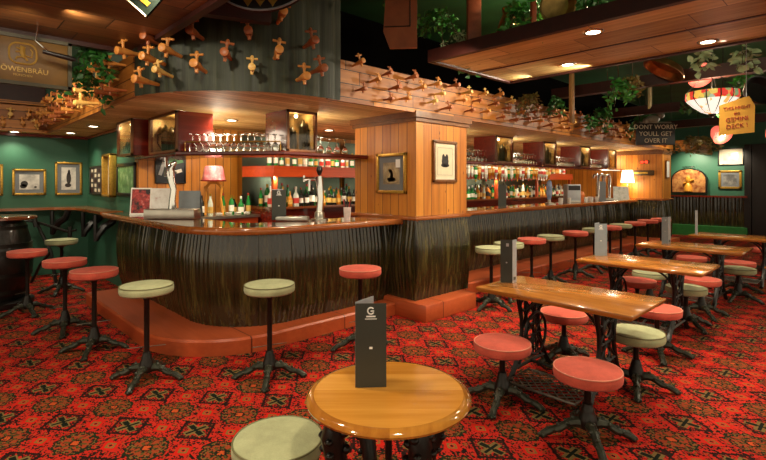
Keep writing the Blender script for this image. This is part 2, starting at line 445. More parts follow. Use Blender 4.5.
# dropped plank ceilings with downlights
struct(MB().box((-2.3, 1.0, 3.0), (7.5, 8.15, .2)).build('ceiling_panel', M['panel_dark'], smooth=False))
struct(MB().box((-2.3, 5.09, 2.98), (7.5, .06, .24)).build('trim_5', M['red_trim'], smooth=False))
struct(MB().box((1.47, 1.0, 2.98), (.06, 8.2, .24)).build('trim_6', M['red_trim'], smooth=False))
struct(MB().box((1.75, 3.72, 3.02), (.75, .09, .13), (0, 0, -.33)).build('trim_7', M['red_trim'], smooth=False))
struct(MB().box((4.63, -.86, 2.955), (1.52, 8.28, .11)).build('ceiling_beam', M['beam'], smooth=False))
for k, (x, w) in enumerate(((3.86, .06), (5.40, .06), (4.66, .035))):
    struct(MB().box((x, -.86, 2.945 if k < 2 else 2.905), (w, 8.3, .13 if k < 2 else .02)).build('trim_%d' % (8 + k), M['red_trim'], smooth=False))
struct(MB().box((4.63, 3.29, 2.945), (1.6, .06, .13)).build('trim_11', M['red_trim'], smooth=False))
# rafters over the far tables
for k, (x, z) in enumerate(((7.4, 3.05), (9.6, 2.95), (12.0, 2.9))):
    struct(MB().box((x, -.5, z), (.14, 8.4, .16)).build('beam_%d' % (k + 1), M['red_trim'], smooth=False))
struct(MB().box((15.6, 3.6, 2.58), (2.9, .22, .26)).build('beam_4', M['fascia'], smooth=False))
struct(MB().box((12.0, 1.1, 2.62), (9.6, .12, .12), (0, 0, .05)).build('beam_5', M['red_trim'], smooth=False))
struct(MB().box((16.93, 2.60, 1.35), (.16, .16, 2.7)).build('trim_12', M['black_frame'], smooth=False))

# far wall: ledge, dark wainscot, green plinth
struct(MB().box((16.9, 3.8, 1.20), (.24, 2.4, .05)).build('trim_13', M['mahogany'], smooth=False))
struct(staves(MB(), [((16.97, 5.0 - k * .012), (-1, 0)) for k in range(193)], [(0, .32), (.02, .7), (0, 1.18)], .09, .014, 5).build('wall_wainscot', M['stave']))
struct(MB().box((16.9, 3.8, .16), (.3, 2.4, .32)).build('baseboard_far', plain('bright green plinth', '2c7a36', .5), smooth=False))
struct(MB().box((16.9, 1.0, 1.35), (.1, 3.0, 2.7)).build('wall_dark_panel', M['black_frame'], smooth=False))

# ------------------------------------------------------------------ the bar
def bar_counter(name, P_body, P_top, P_step, zstep, label, zt=1.17, step_in=.75, depth=.6, top_label=None, seed=2, side=None):
    t = thing(name, (0, 0, 0), 0, label, 'bar counter')
    staves(MB(), P_body, [(-.05, zstep - .01), (.0, .32), (.03, .62), (.03, .85), (-.01, zt - .04)], .056, .011, seed).build('stave_front', M['stave'], t)
    sweep(MB(), P_step, [(-step_in, .001), (0, .001), (0, zstep - .02), (-.02, zstep), (-step_in, zstep)]).build('foot_step', M['step'], t, angle=30)
    sweep(MB(), P_top, [(-depth, zt - .05), (-.03, zt - .05), (-.03, zt), (-depth, zt)]).build('worktop', M['top'], t, angle=30)
    e = sweep(MB(), P_top, [(-.035, zt - .07), (-.008, zt - .068), (.004, zt - .05), (.004, zt - .015), (-.012, zt + .002), (-.035, zt + .002)]).build('edge_moulding', M['edge'], t, angle=50)
    sweep(MB(), P_body, [(-.40, zstep), (-.34, zstep), (-.34, zt - .05), (-.40, zt - .05)]).build('rear_panel', M['mahogany'], t, angle=30)
    return t
bar_counter('corner_bar_counter', rpath(1.95, 4.24, .8, 7.45, 4.14, .011), rpath(1.8, 4.0, .9, 7.75, 4.165, .04), rpath(1.50, 4.06, .95, 7.25, 4.08, .04), .15,
            'large dark stave-fronted bar counter with rounded corner and red-brown foot step')
bar_counter('straight_bar_counter', line_path(5.20, 13.3, 4.58, .011), line_path(5.18, 13.3, 4.35, .5), line_path(5.05, 13.3, 4.06, .5), .17,
            'long dark stave-fronted bar counter running right from the pine pillar', seed=4)

def pillar(name, x, y, w, d, zl, label, white=False):
    t = thing(name, (x, y, 0), 0, label, 'pillar'); t['kind'] = 'structure'
    MB().box((w / 2, d / 2, (zl + ZS) / 2), (w, d, ZS - zl)).build('shaft', M['panel_pillar'], t, False)
    MB().box((w / 2, d / 2 - .0, ZS - .035), (w + .10, d + .10, .07)).box((w / 2, d / 2, ZS - .09), (w + .05, d + .05, .05)).build('crown', M['brown_frame'], t, False)
    MB().box((w / 2, d / 2, zl - .01), (w + .10, d + .10, .05), bev=.012).build('ledge', M['edge'], t)
    P = [((-.02, d - .012 * k), (-1, 0)) for k in range(int(d / .012))] + [((-.02 + .012 * k, -.02), (0, -1)) for k in range(int((w + .04) / .012))] + [((w + .02, -.02 + .012 * k), (1, 0)) for k in range(int(.7 / .012))]
    staves(MB(), P, [(-.03, .2), (.01, .5), (.03, .8), (-.02, zl - .03)], .056, .011, 9).build('stave_base', M['stave'], t)
    MB().box((w / 2 - .09, d / 2 - .12, .1), (w - .02, d + .22, .2), bev=.015).build('foot_block', M['step'], t)
    return t
tp = NT('pine boards of the pillar')
M['panel_pillar'] = planks('pine boards of the pillar', 'a05a16', 'd48a2e', .142, 'x', 'z', 0, .03, .32, coat=.3)
# boards have to run round both faces: number them along x + y
def pillar_mat():
    t = NT('varnished pillar boards'); p = t.obj(); X = t.sep(p)
    a = t.add(t.m_('DIVIDE', t.sub(X[0], X[1]), .143), 50.0); i = t.m_('FLOOR', a); fr = t.m_('FRACT', a)
    wn = t.n('ShaderNodeTexWhiteNoise', noise_dimensions='1D'); t.link(i, wn.inputs['W'])
    gm = t.lt(t.m_('MINIMUM', fr, t.sub(1.0, fr)), .03)
    o = t.n('ShaderNodeVectorMath', operation='ADD'); t.link(t.scale(p, 20, 20, 1.5), o.inputs[0]); t.link(t.comb(t.mul(i, 3.1), 0.0, t.mul(wn.outputs[0], 9.0)), o.inputs[1])
    n1 = t.noise(o.outputs[0], 1, 5, .6)
    c = t.ramp(t.add(t.mul(n1, .65), t.mul(wn.outputs[0], .35)), [(.25, S('a05a14')), (.75, S('d48c30'))])
    vo = t.n('ShaderNodeTexVoronoi'); t.link(t.scale(p, 5, 5, 2.5), vo.inputs['Vector']); vo.inputs['Scale'].default_value = 1.5
    c = t.mix(t.mul(t.lt(vo.outputs['Distance'], .08), .8), c, S('6a340c'))
    c = t.mix(gm, c, S('4a2408')); t.set(c, .48); t.bump(t.sub(t.mul(n1, .15), gm), .5, .006); return t.m
M['panel_pillar'] = pillar_mat()
pillar('pillar_near', 4.17, 3.8, 1.0, 1.11, 1.19, 'square pine-boarded pillar carrying two framed pictures')
pillar('pillar_far', 13.4, 3.8, .7, 1.1, 1.19, 'pine-boarded pillar at the far end of the bar')

# back bar units
def back_bar(name, x0, x1, label, chamfer=True):
    t = thing(name, (0, 0, 0), 0, label, 'back bar')
    MB().box(((x0 + x1) / 2, 6.5, .61), (x1 - x0, .9, 1.22)).build('cabinet', M['mahogany'], t, False)
    MB().box(((x0 + x1) / 2, 6.47, 1.235), (x1 - x0 + .04, 1.0, .035)).build('counter', M['top'], t, False)
    poly = ([(x0 - .17, 6.6), (x0, 5.98)] if chamfer else [(x0, 6.6), (x0, 5.98)]) + [(x1, 5.98), (x1, 6.6)]
    MB().prism(poly, 1.69, 1.85).build('upper_shelf', M['shelf_red'], t, False)
    n = max(2, int((x1 - x0) / 1.6) + 1)
    for k in range(n):
        MB().box((x0 + .05 + (x1 - x0 - .1) * k / (n - 1), 6.05, 1.47), (.06, .06, .44)).build('shelf_post', M['shelf_red'], t, False)
    MB().box(((x0 + x1) / 2, 6.93, 1.8), (x1 - x0, .02, 1.1)).build('mirror', M['mirror'], t, False)
    return t
back_bar('back_bar', 3.56, 5.5, 'red wood back bar with bottle shelf left of the pine pillar')
back_bar('back_bar', 5.62, 13.1, 'long red wood back bar with bottle shelf right of the pine pillar', False)
t = thing('work_counter', (0, 0, 0), 0, 'low back counter with pale top behind the corner tap', 'counter')
MB().box((2.90, 6.75, .55), (1.22, .82, 1.1)).build('cabinet', M['shelf_red'], t, False)
MB().box((2.90, 6.74, 1.12), (1.26, .86, .035)).build('counter', M['steel'], t, False)
# strip lights under the bottle shelves; added spots below the soffit brighten the back bar
for k in range(8):
    x = 3.3 + k * 1.2 if k else 3.6
    lamp('shelf_strip', (x, 6.0, 1.68), 16, NEUT, 150, .9, .03, (x, 6.3, 1.2))
for k in range(10):
    x = 2.6 + k * 1.1
    lamp('back_bar_fill', (x, 5.6, ZS - .02), 22, NEUT, 140, .9, .04, (x, 6.2, 1.4))

# canopy of hanging display cabinets over the bar
def canopy(name, P, depth, label):
    t = thing(name, (0, 0, 0), 0, label, 'shelf')
    sweep(MB(), P, [(-depth, 1.915), (0, 1.915), (.012, 1.93), (.012, 1.955), (0, 1.965), (-depth, 1.965)]).build('board', M['mahogany'], t, angle=30)
    return t
def diag(pts, step=.2):
    out = []
    for (a, b) in zip(pts, pts[1:]):
        d = Vector((b[0] - a[0], b[1] - a[1])); n = (d.y, -d.x); L = d.length; n = (n[0] / L, n[1] / L)
        out += [(a, n), (b, n)]
    # mitre
    res = [out[0]]
    for i in range(1, len(out) - 1, 2):
        n = ((out[i][1][0] + out[i + 1][1][0]), (out[i][1][1] + out[i + 1][1][1])); L = math.hypot(*n); c = (n[0] * out[i][1][0] + n[1] * out[i][1][1]) / L
        res.append((out[i][0], (n[0] / L / c, n[1] / L / c)))
    return res + [out[-1]]
canopy('canopy_shelf', diag([(2.06, 7.1), (2.06, 5.6), (2.9, 4.66), (4.17, 4.66)]), .45, 'red wood shelf hung over the corner bar, carrying cabinets and glasses')
canopy('canopy_shelf', line_path(5.2, 13.4, 4.7, 8), .45, 'long red wood shelf hung over the straight bar right of the pillar')
def pane_box(name, loc, w, d, h, glass_face, label):
    """display cabinet: glass on one face (x- or y-), red sides, dark back; loc = lower near corner"""
    t = thing(name, loc, 0, label, 'display cabinet', 'hanging display cabinets over the bar')
    f = .028
    if glass_face == 'y':
        MB().box((w - .027, d / 2, h / 2), (.006, d - .04, h - .01)).build('lining', M['cab_back'], t, False)
        MB().box((.012, d / 2, h / 2), (.024, d, h)).build('side', M['mahogany'], t, False)
        MB().box((w - .012, d / 2, h / 2), (.024, d, h)).build('side', M['mahogany'], t, False)
        MB().box((w / 2, d - .01, h / 2), (w - .05, .02, h)).build('back', M['cab_back'], t, False)
        m = MB()
        m.box((f / 2, -.01, h / 2), (f, .03, h)); m.box((w - f / 2, -.01, h / 2), (f, .03, h)); m.box((w / 2, -.01, f / 2), (w, .03, f)); m.box((w / 2, -.01, h - f / 2), (w, .03, f))
        fr = m.build('door_frame', M['brown_frame'], t, False)
        MB().box((w / 2, -.005, h / 2), (w - 2 * f, .006, h - 2 * f)).build('pane', M['pane'], fr, False)
    else:
        MB().box((w / 2, .027, h / 2), (w - .04, .006, h - .01)).build('lining', M['cab_back'], t, False)
        MB().box((w / 2, d - .027, h / 2), (w - .04, .006, h - .01)).build('lining', M['cab_back'], t, False)
        MB().box((w / 2, .012, h / 2), (w, .024, h)).build('side', M['mahogany'], t, False)
        MB().box((w / 2, d - .012, h / 2), (w, .024, h)).build('side', M['mahogany'], t, False)
        MB().box((w - .01, d / 2, h / 2), (.02, d - .05, h)).build('back', M['cab_back'], t, False)
        m = MB()
        m.box((-.01, f / 2, h / 2), (.03, f, h)); m.box((-.01, d - f / 2, h / 2), (.03, f, h)); m.box((-.01, d / 2, f / 2), (.03, d, f)); m.box((-.01, d / 2, h - f / 2), (.03, d, f))
        fr = m.build('door_frame', M['brown_frame'], t, False)
        MB().box((-.005, d / 2, h / 2), (.006, d - 2 * f, h - 2 * f)).build('pane', M['pane'], fr, False)
    return t
tt = NT('smoky mirrored backing'); tt.set(tt.ramp(tt.noise(tt.obj(), 5, 3), [(.35, S('5a4424')), (.7, S('d0b070'))]), .3, metal=.2); M['cab_back'] = tt.m
HC = ZS - 1.965 - .004
CABS = [((2.10, 5.66, 1.966), .42, .94, 'x', 'hanging glass-fronted cabinet nearest the round bulkhead corner, facing left'),
        ((1.93, 6.75, 1.966), .19, .66, 'x', 'shallow hanging cabinet at the far left end of the bar canopy'),
        ((2.97, 4.72, 1.966), .42, .46, 'y', 'hanging glass-fronted cabinet left of the pine pillar'),
        ((7.3, 4.74, 1.966), .56, .46, 'y', 'first hanging glass-fronted cabinet right of the pine pillar'),
        ((9.05, 4.74, 1.966), .52, .46, 'y', 'second hanging glass-fronted cabinet right of the pine pillar'),
        ((10.75, 4.74, 1.966), .52, .46, 'y', 'third hanging glass-fronted cabinet right of the pine pillar'),
        ((12.35, 4.74, 1.966), .52, .46, 'y', 'fourth hanging glass-fronted cabinet right of the pine pillar, by the far end')]
for loc, w, d, fc, lb in CABS:
    pane_box('display_cabinet', loc, w, d, HC, fc, lb)
    lamp('cabinet_lamp', (loc[0] + (w * .5 if w > .3 else .08), loc[1] + (.12 if fc == 'y' else d / 2), ZS - .05), 4.0, WARM, radius=.02, kind='POINT')

# downlights
downlight(2.95, 6.04, ZS, 45, 'recessed downlight in the soffit above the hanging wine glasses')
downlight(4.63, 6.1, ZS, 45, 'recessed downlight in the soffit just left of the pine pillar')
downlight(1.77, 8.1, ZS, 38, 'recessed downlight above the dark collage frame on the green wall', 130)
downlight(1.73, 9.45, ZS, 32, 'recessed downlight in the soffit near the corner of the green walls', 130)
downlight(1.02, 9.86, ZS, 30, 'recessed downlight above the gilt frame nearest the left edge', 130)
downlight(.2, 9.86, ZS, 30, 'recessed downlight at the left end of the green wall', 130)
downlight(4.12, 1.70, 2.9, 90, 'upper of the two downlights near the middle of the plank beam')
downlight(5.05, 2.36, 2.9, 110, 'downlight at the beam edge nearest the bar fascia')
downlight(5.16, 1.09, 2.9, 90, 'rightmost downlight in the plank beam')
for x, y in ((3.0, 4.35), (4.0, 5.3), (6.6, 4.2), (8.3, 4.2), (10.1, 4.15), (11.8, 4.15), (6.9, 6.0), (8.9, 6.0), (11.0, 6.0), (12.9, 6.0)):
    lamp('soffit_spot', (x, y, ZS - .02), 34, NEUT, 125, .8, .06, (x, y, 0))
# more recessed lamps in the dropped ceilings and over the tables, above and behind the camera
for x, y, e in ((.6, 2.6, 120), (-.6, 4.3, 90), (-2.2, 4.0, 70), (-.9, 1.6, 110), (.7, .2, 110), (-2.5, 1.2, 80)):
    lamp('panel_spot', (x, y, 2.88), e, NEUT, 130, .8, .07, (x, y, 0))
for x, y, e in ((4.12, .2, 90), (5.1, -.6, 80)):
    lamp('beam_spot', (x, y, 2.88), e, NEUT, 130, .8, .07, (x, y, 0))
for x, y, e in ((7.4, 1.9, 80), (9.6, 1.9, 80), (12.0, 2.4, 70), (9.6, -.4, 60), (14.5, 2.0, 45)):
    lamp('rafter_spot', (x, y, 2.84), e, NEUT, 130, .8, .07, (x, y, 0))
lamp('wall_wash', (16.3, 3.9, 2.5), 80, NEUT, 120, .8, .05, (17, 3.9, 1.8))
lamp('wall_wash', (16.3, 3.0, 2.5), 50, NEUT, 120, .8, .05, (17, 3.0, 1.8))
# added spots without fixtures, brightening taps, pillar, sign, bar front and left wall
for p, e, q in (((5.35, 2.95, 2.87), 24, (4.4, 3.8, 2.5)), ((5.3, 2.2, 2.87), 120, (4.6, 3.8, 1.7)), ((3.6, 2.6, 2.87), 45, (4.2, 4.3, 1.2)), ((8.2, 2.6, 2.87), 36, (7.2, 3.8, 2.5)), ((10.9, 2.6, 2.8), 36, (9.9, 3.8, 2.5)), ((13.2, 2.8, 2.8), 50, (13.3, 4.2, 1.9)),
                ((.75, 4.2, 2.87), 16, (1.6, 4.9, 2.6)), ((.5, 4.3, 2.80), 6, (.55, 4.95, 2.6)), ((.4, 5.3, 2.86), 90, (1.2, 10.0, .4)), ((.5, 6.4, 2.80), 35, (1.45, 7.0, 2.6)), ((1.0, 3.0, 2.87), 70, (2.2, 4.3, .4))):
    lamp('fill_spot', p, e, NEUT, 130, .9, .05, q)
# added lamps without fixtures over the canopy shelf brighten the soffit from below
for x, y in ((2.55, 5.6), (3.45, 5.02), (6.3, 5.0), (8.1, 5.0), (9.85, 5.0), (11.5, 5.0), (13.1, 5.0)):
    lamp('soffit_fill', (x, y, 2.16), 11 if x > 3 else 6, NEUT, radius=.15, kind='POINT')
# added lamps without fixtures above the dropped beam brighten the green void
for x, y in ((4.4, 2.2), (4.5, .6)): lamp('void_fill', (x, y, 3.40), 22, WARM, kind='POINT')

# ------------------------------------------------------------------ stools
def seat_bm(r=.205):
    return MB().lathe([(0, -.012), (r - .02, -.012), (r - .004, 0), (r, .018), (r - .001, .045), (r - .01, .058), (r * .8, .066), (r * .4, .070), (0, .071)], 40)
def make_stool(name, col, H, label):
    """H = underside of the seat; four cast feet, column, piped velvet seat"""
    t = thing(name, (0, 0, 0), 0, label, 'stool')
    s = seat_bm().build('seat', M[col + '_seat'], t); s.location = (0, 0, H)
    p = MB().tube([(.2 * cos(a), .2 * sin(a), .056) for a in [2 * pi * k / 40 for k in range(40)]], .0045, 6, True).build('piping', M[col + '_pipe'], s)
    MB().lathe([(.09, H - .016), (.09, H - .022), (.03, H - .05), (.021, H - .07), (.021, .23), (.030, .225), (.034, .20), (.040, .19), (.040, .175), (.046, .16), (.056, .13), (.06, .105), (.05, .07), (.03, .06)], 18).build('column', M['iron'], t)
    for k in range(4):
        a = pi / 2 * k; pts = [(.03, .095), (.07, .105), (.105, .10), (.14, .08), (.175, .058), (.205, .052), (.235, .042), (.262, .026), (.285, .018)]
        rr = [.032, .034, .028, .024, .027, .021, .025, .024, .016]
        m = MB().tube([(x * cos(a), x * sin(a), z) for x, z in pts], rr, 8)
        ca, sa = cos(a), sin(a)
        for x, y, z, q in ((.09, .0, .128, .017), (.125, .02, .10, .015), (.125, -.02, .10, .015), (.18, .0, .082, .014), (.272, .016, .016, .015), (.272, -.016, .016, .015), (.29, 0, .016, .014), (.21, .014, .055, .012), (.21, -.014, .055, .012)):
            m.ball((x * ca - y * sa, x * sa + y * ca, z), q, 6)
        m.build('foot', M['iron_green'], t)
    if H > .6:
        a = rad(20); b = (cos(a) * .14, sin(a) * .14)
        MB().tube([(-b[0], -b[1], .27), (b[0], b[1], .27)], .0035, 8).build('foot_bar', M['dull_steel'], t)
    return freeze(t)
HB, HL = .715, .385
bar_red = make_stool('bar_stool', 'red', HB, 'x'); bar_green = make_stool('bar_stool', 'green', HB, 'x')
low_red = make_stool('low_stool', 'red', HL, 'x'); low_green = make_stool('low_stool', 'green', HL, 'x')
used = set()
def put_stool(proto, x, y, label, group, rz):
    if proto.name not in used:
        used.add(proto.name); proto.location = (x, y, 0); proto.rotation_euler = (0, 0, rz); o = proto
        tag(o, label, 'stool', group)
    else: o = dup(proto, (x, y, 0), rz, label, group)
    return o
R45 = -CAM_ROT
GB, GL = 'tall bar stools around the corner bar', 'tall bar stools along the straight bar'
for c, x, y, lb, rz in (
    ('g', 1.28, 4.12, 'tall pale green bar stool at the rounded corner of the bar', 0),
    ('r', 1.14, 5.18, 'tall red bar stool next left of the pale green one at the bar corner', .25),
    ('r', 1.06, 6.07, 'tall red bar stool between the barrel table and the bar, second red from the corner', .5),
    ('r', .87, 7.20, 'tall red bar stool closest to the black barrel table', .9),
    ('g', 1.40, 8.26, 'tall pale green bar stool furthest back by the green wall', .3),
    ('g', 2.02, 3.46, 'tall pale green bar stool standing alone before the bar front', .1),
    ('r', 3.03, 3.49, 'tall red bar stool by the bar front near the pine pillar', .4)):
    put_stool(bar_green if c == 'g' else bar_red, x, y, lb, GB, R45 + rz)
for c, x, y, lb in (
    ('g', 5.22, 3.45, 'tall green bar stool closest to the right side of the pine pillar'),
    ('g', 5.80, 3.55, 'tall green bar stool, second along the straight bar from the pillar'),
    ('r', 6.48, 3.58, 'tall red bar stool, first red along the straight bar from the pillar'),
    ('g', 7.07, 3.58, 'tall green bar stool between two red ones, fourth along the straight bar'),
    ('r', 7.95, 3.58, 'tall red bar stool, fifth along the straight bar from the pillar'),
    ('g', 8.72, 3.58, 'tall green bar stool, sixth along the straight bar from the pillar'),
    ('r', 9.45, 3.58, 'tall red bar stool, seventh along the straight bar from the pillar'),
    ('g', 10.0, 3.58, 'tall green bar stool furthest along the straight bar'),
    ('r', 10.8, 3.58, 'tall red bar stool, nearest of the last three reds on the straight bar'),
    ('r', 11.6, 3.58, 'tall red bar stool, middle of the last three reds on the straight bar'),
    ('r', 12.3, 3.52, 'tall red bar stool at the very end of the straight bar')):
    put_stool(bar_green if c == 'g' else bar_red, x, y, lb, GL, 0 if x < 5.3 else R45 + random.uniform(-.5, .5))
K0 = 1.045
GS = 'low stools around the tables'
for c, x, y, lb in (
    ('g', 1.148/K0, 1.891/K0, 'low green stool beside the round golden table'),
    ('r', 2.89, 1.82, 'low red stool on the near side of the first treadle table, left one'),
    ('r', 2.85, 1.21, 'low red stool on the near side of the first treadle table, right one'),
    ('r', 3.95, 1.88, 'low red stool behind the first treadle table, seen between its legs'),
    ('g', 3.82, 1.26, 'low green stool under the right end of the first treadle table'),
    ('r', 4.68, 1.37, 'low red stool between the first and second treadle tables'),
    ('r', 5.86, 1.92, 'low red stool behind the second treadle table, partly behind its legs'),
    ('g', 6.48, 1.98, 'low green stool seen over the ironwork of the second treadle table'),
    ('g', 5.84, 1.43, 'low green stool under the right end of the second treadle table'),
    ('r', 6.47, 1.43, 'low red stool just behind the right end of the second treadle table'),
    ('g', 7.63, 1.28, 'low green stool under the right end of the third treadle table'),
    ('r', 8.22, 1.37, 'low red stool behind the right end of the third treadle table'),
    ('r', 8.26, 1.95, 'low red stool behind the middle of the third treadle table'),
    ('r', 9.35, 1.10, 'low red stool under the furthest treadle table near the right edge'),
    ('r', 10.1, 2.05, 'low red stool behind the left end of the furthest treadle table'),
    ('r', 10.2, 1.35, 'low red stool behind the furthest treadle table, right one')):
    put_stool(low_green if c == 'g' else low_red, x * K0, y * K0, lb, GS, R45 + random.uniform(-.6, .6))

# ------------------------------------------------------------------ tables
def arcp(cx, cz, r, a0, a1, n=10): return [(cx + r * cos(rad(a0 + (a1 - a0) * k / n)), cz + r * sin(rad(a0 + (a1 - a0) * k / n))) for k in range(n + 1)]
def side_frame(mb, y):
    T = lambda pts, r=.011, cl=False: mb.tube([(x * 1.15, y, z) for x, z in pts], [q * 1.25 for q in r] if isinstance(r, list) else r * 1.25, 6, cl)
    for s in (-1, 1):
        T([(s * .17, .70), (s * .15, .62), (s * .12, .5), (s * .115, .4), (s * .14, .28), (s * .20, .14), (s * .265, .05), (s * .31, .020)], [.016, .016, .014, .014, .015, .017, .02, .02])
        T([(s * .06, .70), (s * .075, .55), (s * .045, .42), (s * .06, .3), (s * .11, .19), (s * .17, .1)], .009)
        T(arcp(s * .085, .60, .045, 0, 360)[:-1], .008, True); T(arcp(s * .075, .235, .04, 0, 360)[:-1], .008, True)
    T([(-.19, .70), (.19, .70)], .014); T([(-.12, .42), (.12, .42)], .010); T([(-.20, .12), (.20, .12)], .012); T([(-.14, .28), (.14, .28)], .009)
    T(arcp(0, .52, .06, 0, 360)[:-1], .009, True); T(arcp(0, .345, .05, 0, 360)[:-1], .009, True); T(arcp(0, .2, .05, 0, 360)[:-1], .008, True)
    T([(-.11, .42), (0, .58), (.11, .42)], .008); T([(-.12, .30), (0, .42), (.12, .30)], .008); T([(-.10, .68), (0, .56), (.10, .68)], .008)
    return mb
M['treadle'] = plain('worn treadle iron', '6a655a', .4, .5, var=.3, sc=30)
def treadle_table(x, y, label, Lx=.74, Ly=1.22, top='table'):
    t = thing('treadle_table', (x, y, 0), 0, label, 'table', 'wooden tables on sewing machine treadles')
    MB().box((0, 0, .727), (Lx, Ly, .026), bev=.008).box((0, 0, .708), (Lx - .03, Ly - .03, .014)).build('tabletop', M[top], t)
    for yy in (-.31, .31):
        side_frame(MB(), yy).build('side_frame', M['iron'], t)
        s = 1 if yy < 0 else -1
        for xx in (-.10, .10):
            MB().tube([(xx, yy + s * (.26 - .26 * cos(rad(a))), .42 + .27 * sin(rad(a))) for a in range(0, 91, 10)], .011, 6).build('brace', M['iron'], t)
    MB().tube([(0, -.31, .12), (0, .31, .12)], .012, 8).build('cross_bar', M['iron'], t)
    m = MB(); z = .085; a, b = .17, .27
    m.tube([(-a, -b, z), (a, -b, z), (a, b, z), (-a, b, z)], .010, 6, True)
    for k in range(-5, 6):
        for d in (1, -1):
            x0, y0 = -a, k * .07 - d * a; pts = []
            P = []
            for q in range(21):
                xx = -a + 2 * a * q / 20; yy = k * .07 + d * xx
                if abs(yy) <= b: P.append((xx, yy, z))
            if len(P) > 2: m.tube([P[0], P[-1]], .0045, 5)
    m.tube([(a, 0, z), (.32, 0, z + .03)], .012, 6)
    o = m.build('treadle', M['treadle'], t); o.location = (-.27, 0, 0)
    w = MB(); w.tube([(.17 * cos(q) , .26, .36 + .17 * sin(q)) for q in [2 * pi * k / 28 for k in range(28)]], .012, 6, True)
    for k in range(4):
        q = pi * k / 4; w.tube([(-.17 * cos(q), .26, .36 - .17 * sin(q)), (.17 * cos(q), .26, .36 + .17 * sin(q))], .006, 5)
    w.build('flywheel', M['iron'], t)
    return t
treadle_table(3.63, 1.71, 'first treadle table, brown wooden top nearest the camera', .70, 1.22)
treadle_table(5.66, 1.77, 'second treadle table from the camera, with a grey menu on it')
treadle_table(7.55, 1.77, 'third treadle table from the camera, with a pale grey menu')
treadle_table(9.45, 1.55, 'furthest treadle table, close to the dark wainscot', .74, 1.3)
# round table
t = thing('round_table', (1.35, 1.38, 0), R45, 'round golden wooden table with ornate black iron legs', 'table')
M['round_top'] = M['table_round']
MB().lathe([(0, .704), (.20, .704), (.20, .712), (.302, .712), (.302, .7225), (0, .7225)], 56).build('tabletop', M['table_round'], t)
MB().lathe([(.298, .700), (.318, .692), (.330, .698), (.333, .706), (.328, .714), (.314, .7225), (.301, .7235), (.299, .716)], 64, cap=False).build('rim', M['table_rim'], t)
for k in range(4):
    a = rad(-62 + 90 * k); L = MB(); ca, sa = cos(a), sin(a)
    L.tube([(r * ca, r * sa, z) for r, z in ((.05, .69), (.16, .69), (.225, .67), (.245, .60), (.225, .50), (.18, .40), (.15, .30), (.165, .2), (.215, .1), (.26, .03), (.28, .02))], [.02, .028, .04, .046, .042, .034, .028, .03, .034, .036, .03], 10)
    for r, z, q in ((.25, .65, .02), (.272, .60, .017), (.268, .55, .018), (.24, .50, .018), (.22, .45, .016), (.20, .40, .016), (.21, .62, .02), (.20, .56, .02), (.19, .50, .018), (.17, .35, .015), (.23, .12, .018), (.20, .16, .016)):
        for s in (-1, 1): L.ball((r * ca - s * .032 * sa, r * sa + s * .032 * ca, z), q, 7, (1, 1, .8))
    L.build('leg', M['iron'], t)
MB().lathe([(.07, .28), (.07, .31)], 20).lathe([(.12, .665), (.12, .70)], 20).tube([(-.1, 0, .295), (.1, 0, .295)], .014).tube([(0, -.1, .295), (0, .1, .295)], .014).tube([(0, 0, .3), (0, 0, .68)], .014).build('hub', M['iron'], t)

t.scale = (1, 1, 1.05)
# ------------------------------------------------------------------ menus
def menu(x, y, z, rz, mat, label, h=.35, w=.125, back='menu', deco=True, name='menu_card', grp='folded menu cards', vee=None):
    t = thing(name, (x, y, z), rz, label, 'menu', grp)
    th = .003; u = w / .125
    if vee:      # the two leaves meet in an edge towards the viewer
        for nm, wd, an, mt in (('front_leaf', w, pi + rad(-24), mat), ('rear_leaf', vee, rad(40), back)):
            MB().box((wd / 2 * cos(an), wd / 2 * abs(sin(an)), h / 2), (wd, th, h), (0, 0, an)).build(nm, M[mt], t, False)
        MB().box((vee * .5 * cos(rad(40)), vee * .5 * sin(rad(40)) - th, h * .1), (vee * .5, th, h * .07), (0, 0, rad(40))).build('emblem', M['menu'], t, False)
        an = rad(-24); P = lambda d: (-w * d * cos(an), w * d * -sin(an) - th)
        MB().box((*P(.42), h * .88), (w * .22, th, h * .07), (0, 0, an)).build('logo', M['menu_pale'], t, False)
        MB().box((*P(.5), h * .47), (w * .12, th, h * .03), (0, 0, an)).build('mark', M['menu_pale'], t, False)
        return t
    MB().box((0, 0, h / 2), (w, th, h)).build('front_leaf', M[mat], t, False)
    an = rad(52)
    MB().box((-w / 2 + .5 * w * cos(an), .5 * w * sin(an) + th * .5, h / 2 + .006), (w * .98, th, h), (0, 0, an)).build('rear_leaf', M[back], t, False)
    if deco:
        m = MB(); m.tube([(.013 * u * cos(q), -th, h * .912 + .013 * u * sin(q)) for q in [rad(40 + 290 * k / 12) for k in range(13)]], .003 * u, 5); m.box((.006 * u, -th, h * .91), (.014 * u, .002, .005 * u)); m.build('logo', M['white'], t, False)
        MB().box((0, -th * .6, h * .845), (w * .30, .001, .006)).box((0, -th * .6, h * .815), (w * .38, .001, .003)).build('caption', M['white'], t, False)
        MB().box((0, -th * .6, h * .47), (w * .1, .001, .009)).build('emblem', M['white'], t, False)
    return t
menu(1.314, 1.447, .760, R45 + .06, 'menu', 'tall dark folded menu card on the round golden table', .345, .128, 'menu_pale')
menu(3.62, 2.18, .741, R45 + .10, 'menu', 'tall dark folded menu card on the first treadle table', .37, .10, 'menu_pale', False, vee=.07)
MB_T2 = menu(5.72, 2.27, .741, R45 - .1, 'menu_grey', 'grey folded menu card on the second treadle table', .38, .14, 'menu_pale')
menu(7.52, 2.06, .741, R45 + .1, 'menu_grey', 'grey folded menu card with pale side on the third treadle table', .38, .08, 'menu_pale', False, vee=.13)
menu(9.35, 2.12, .741, R45 + .3, 'menu_pale', 'pale grey folded menu card on the furthest treadle table', .40, .04, 'menu_pale', False, vee=.13)
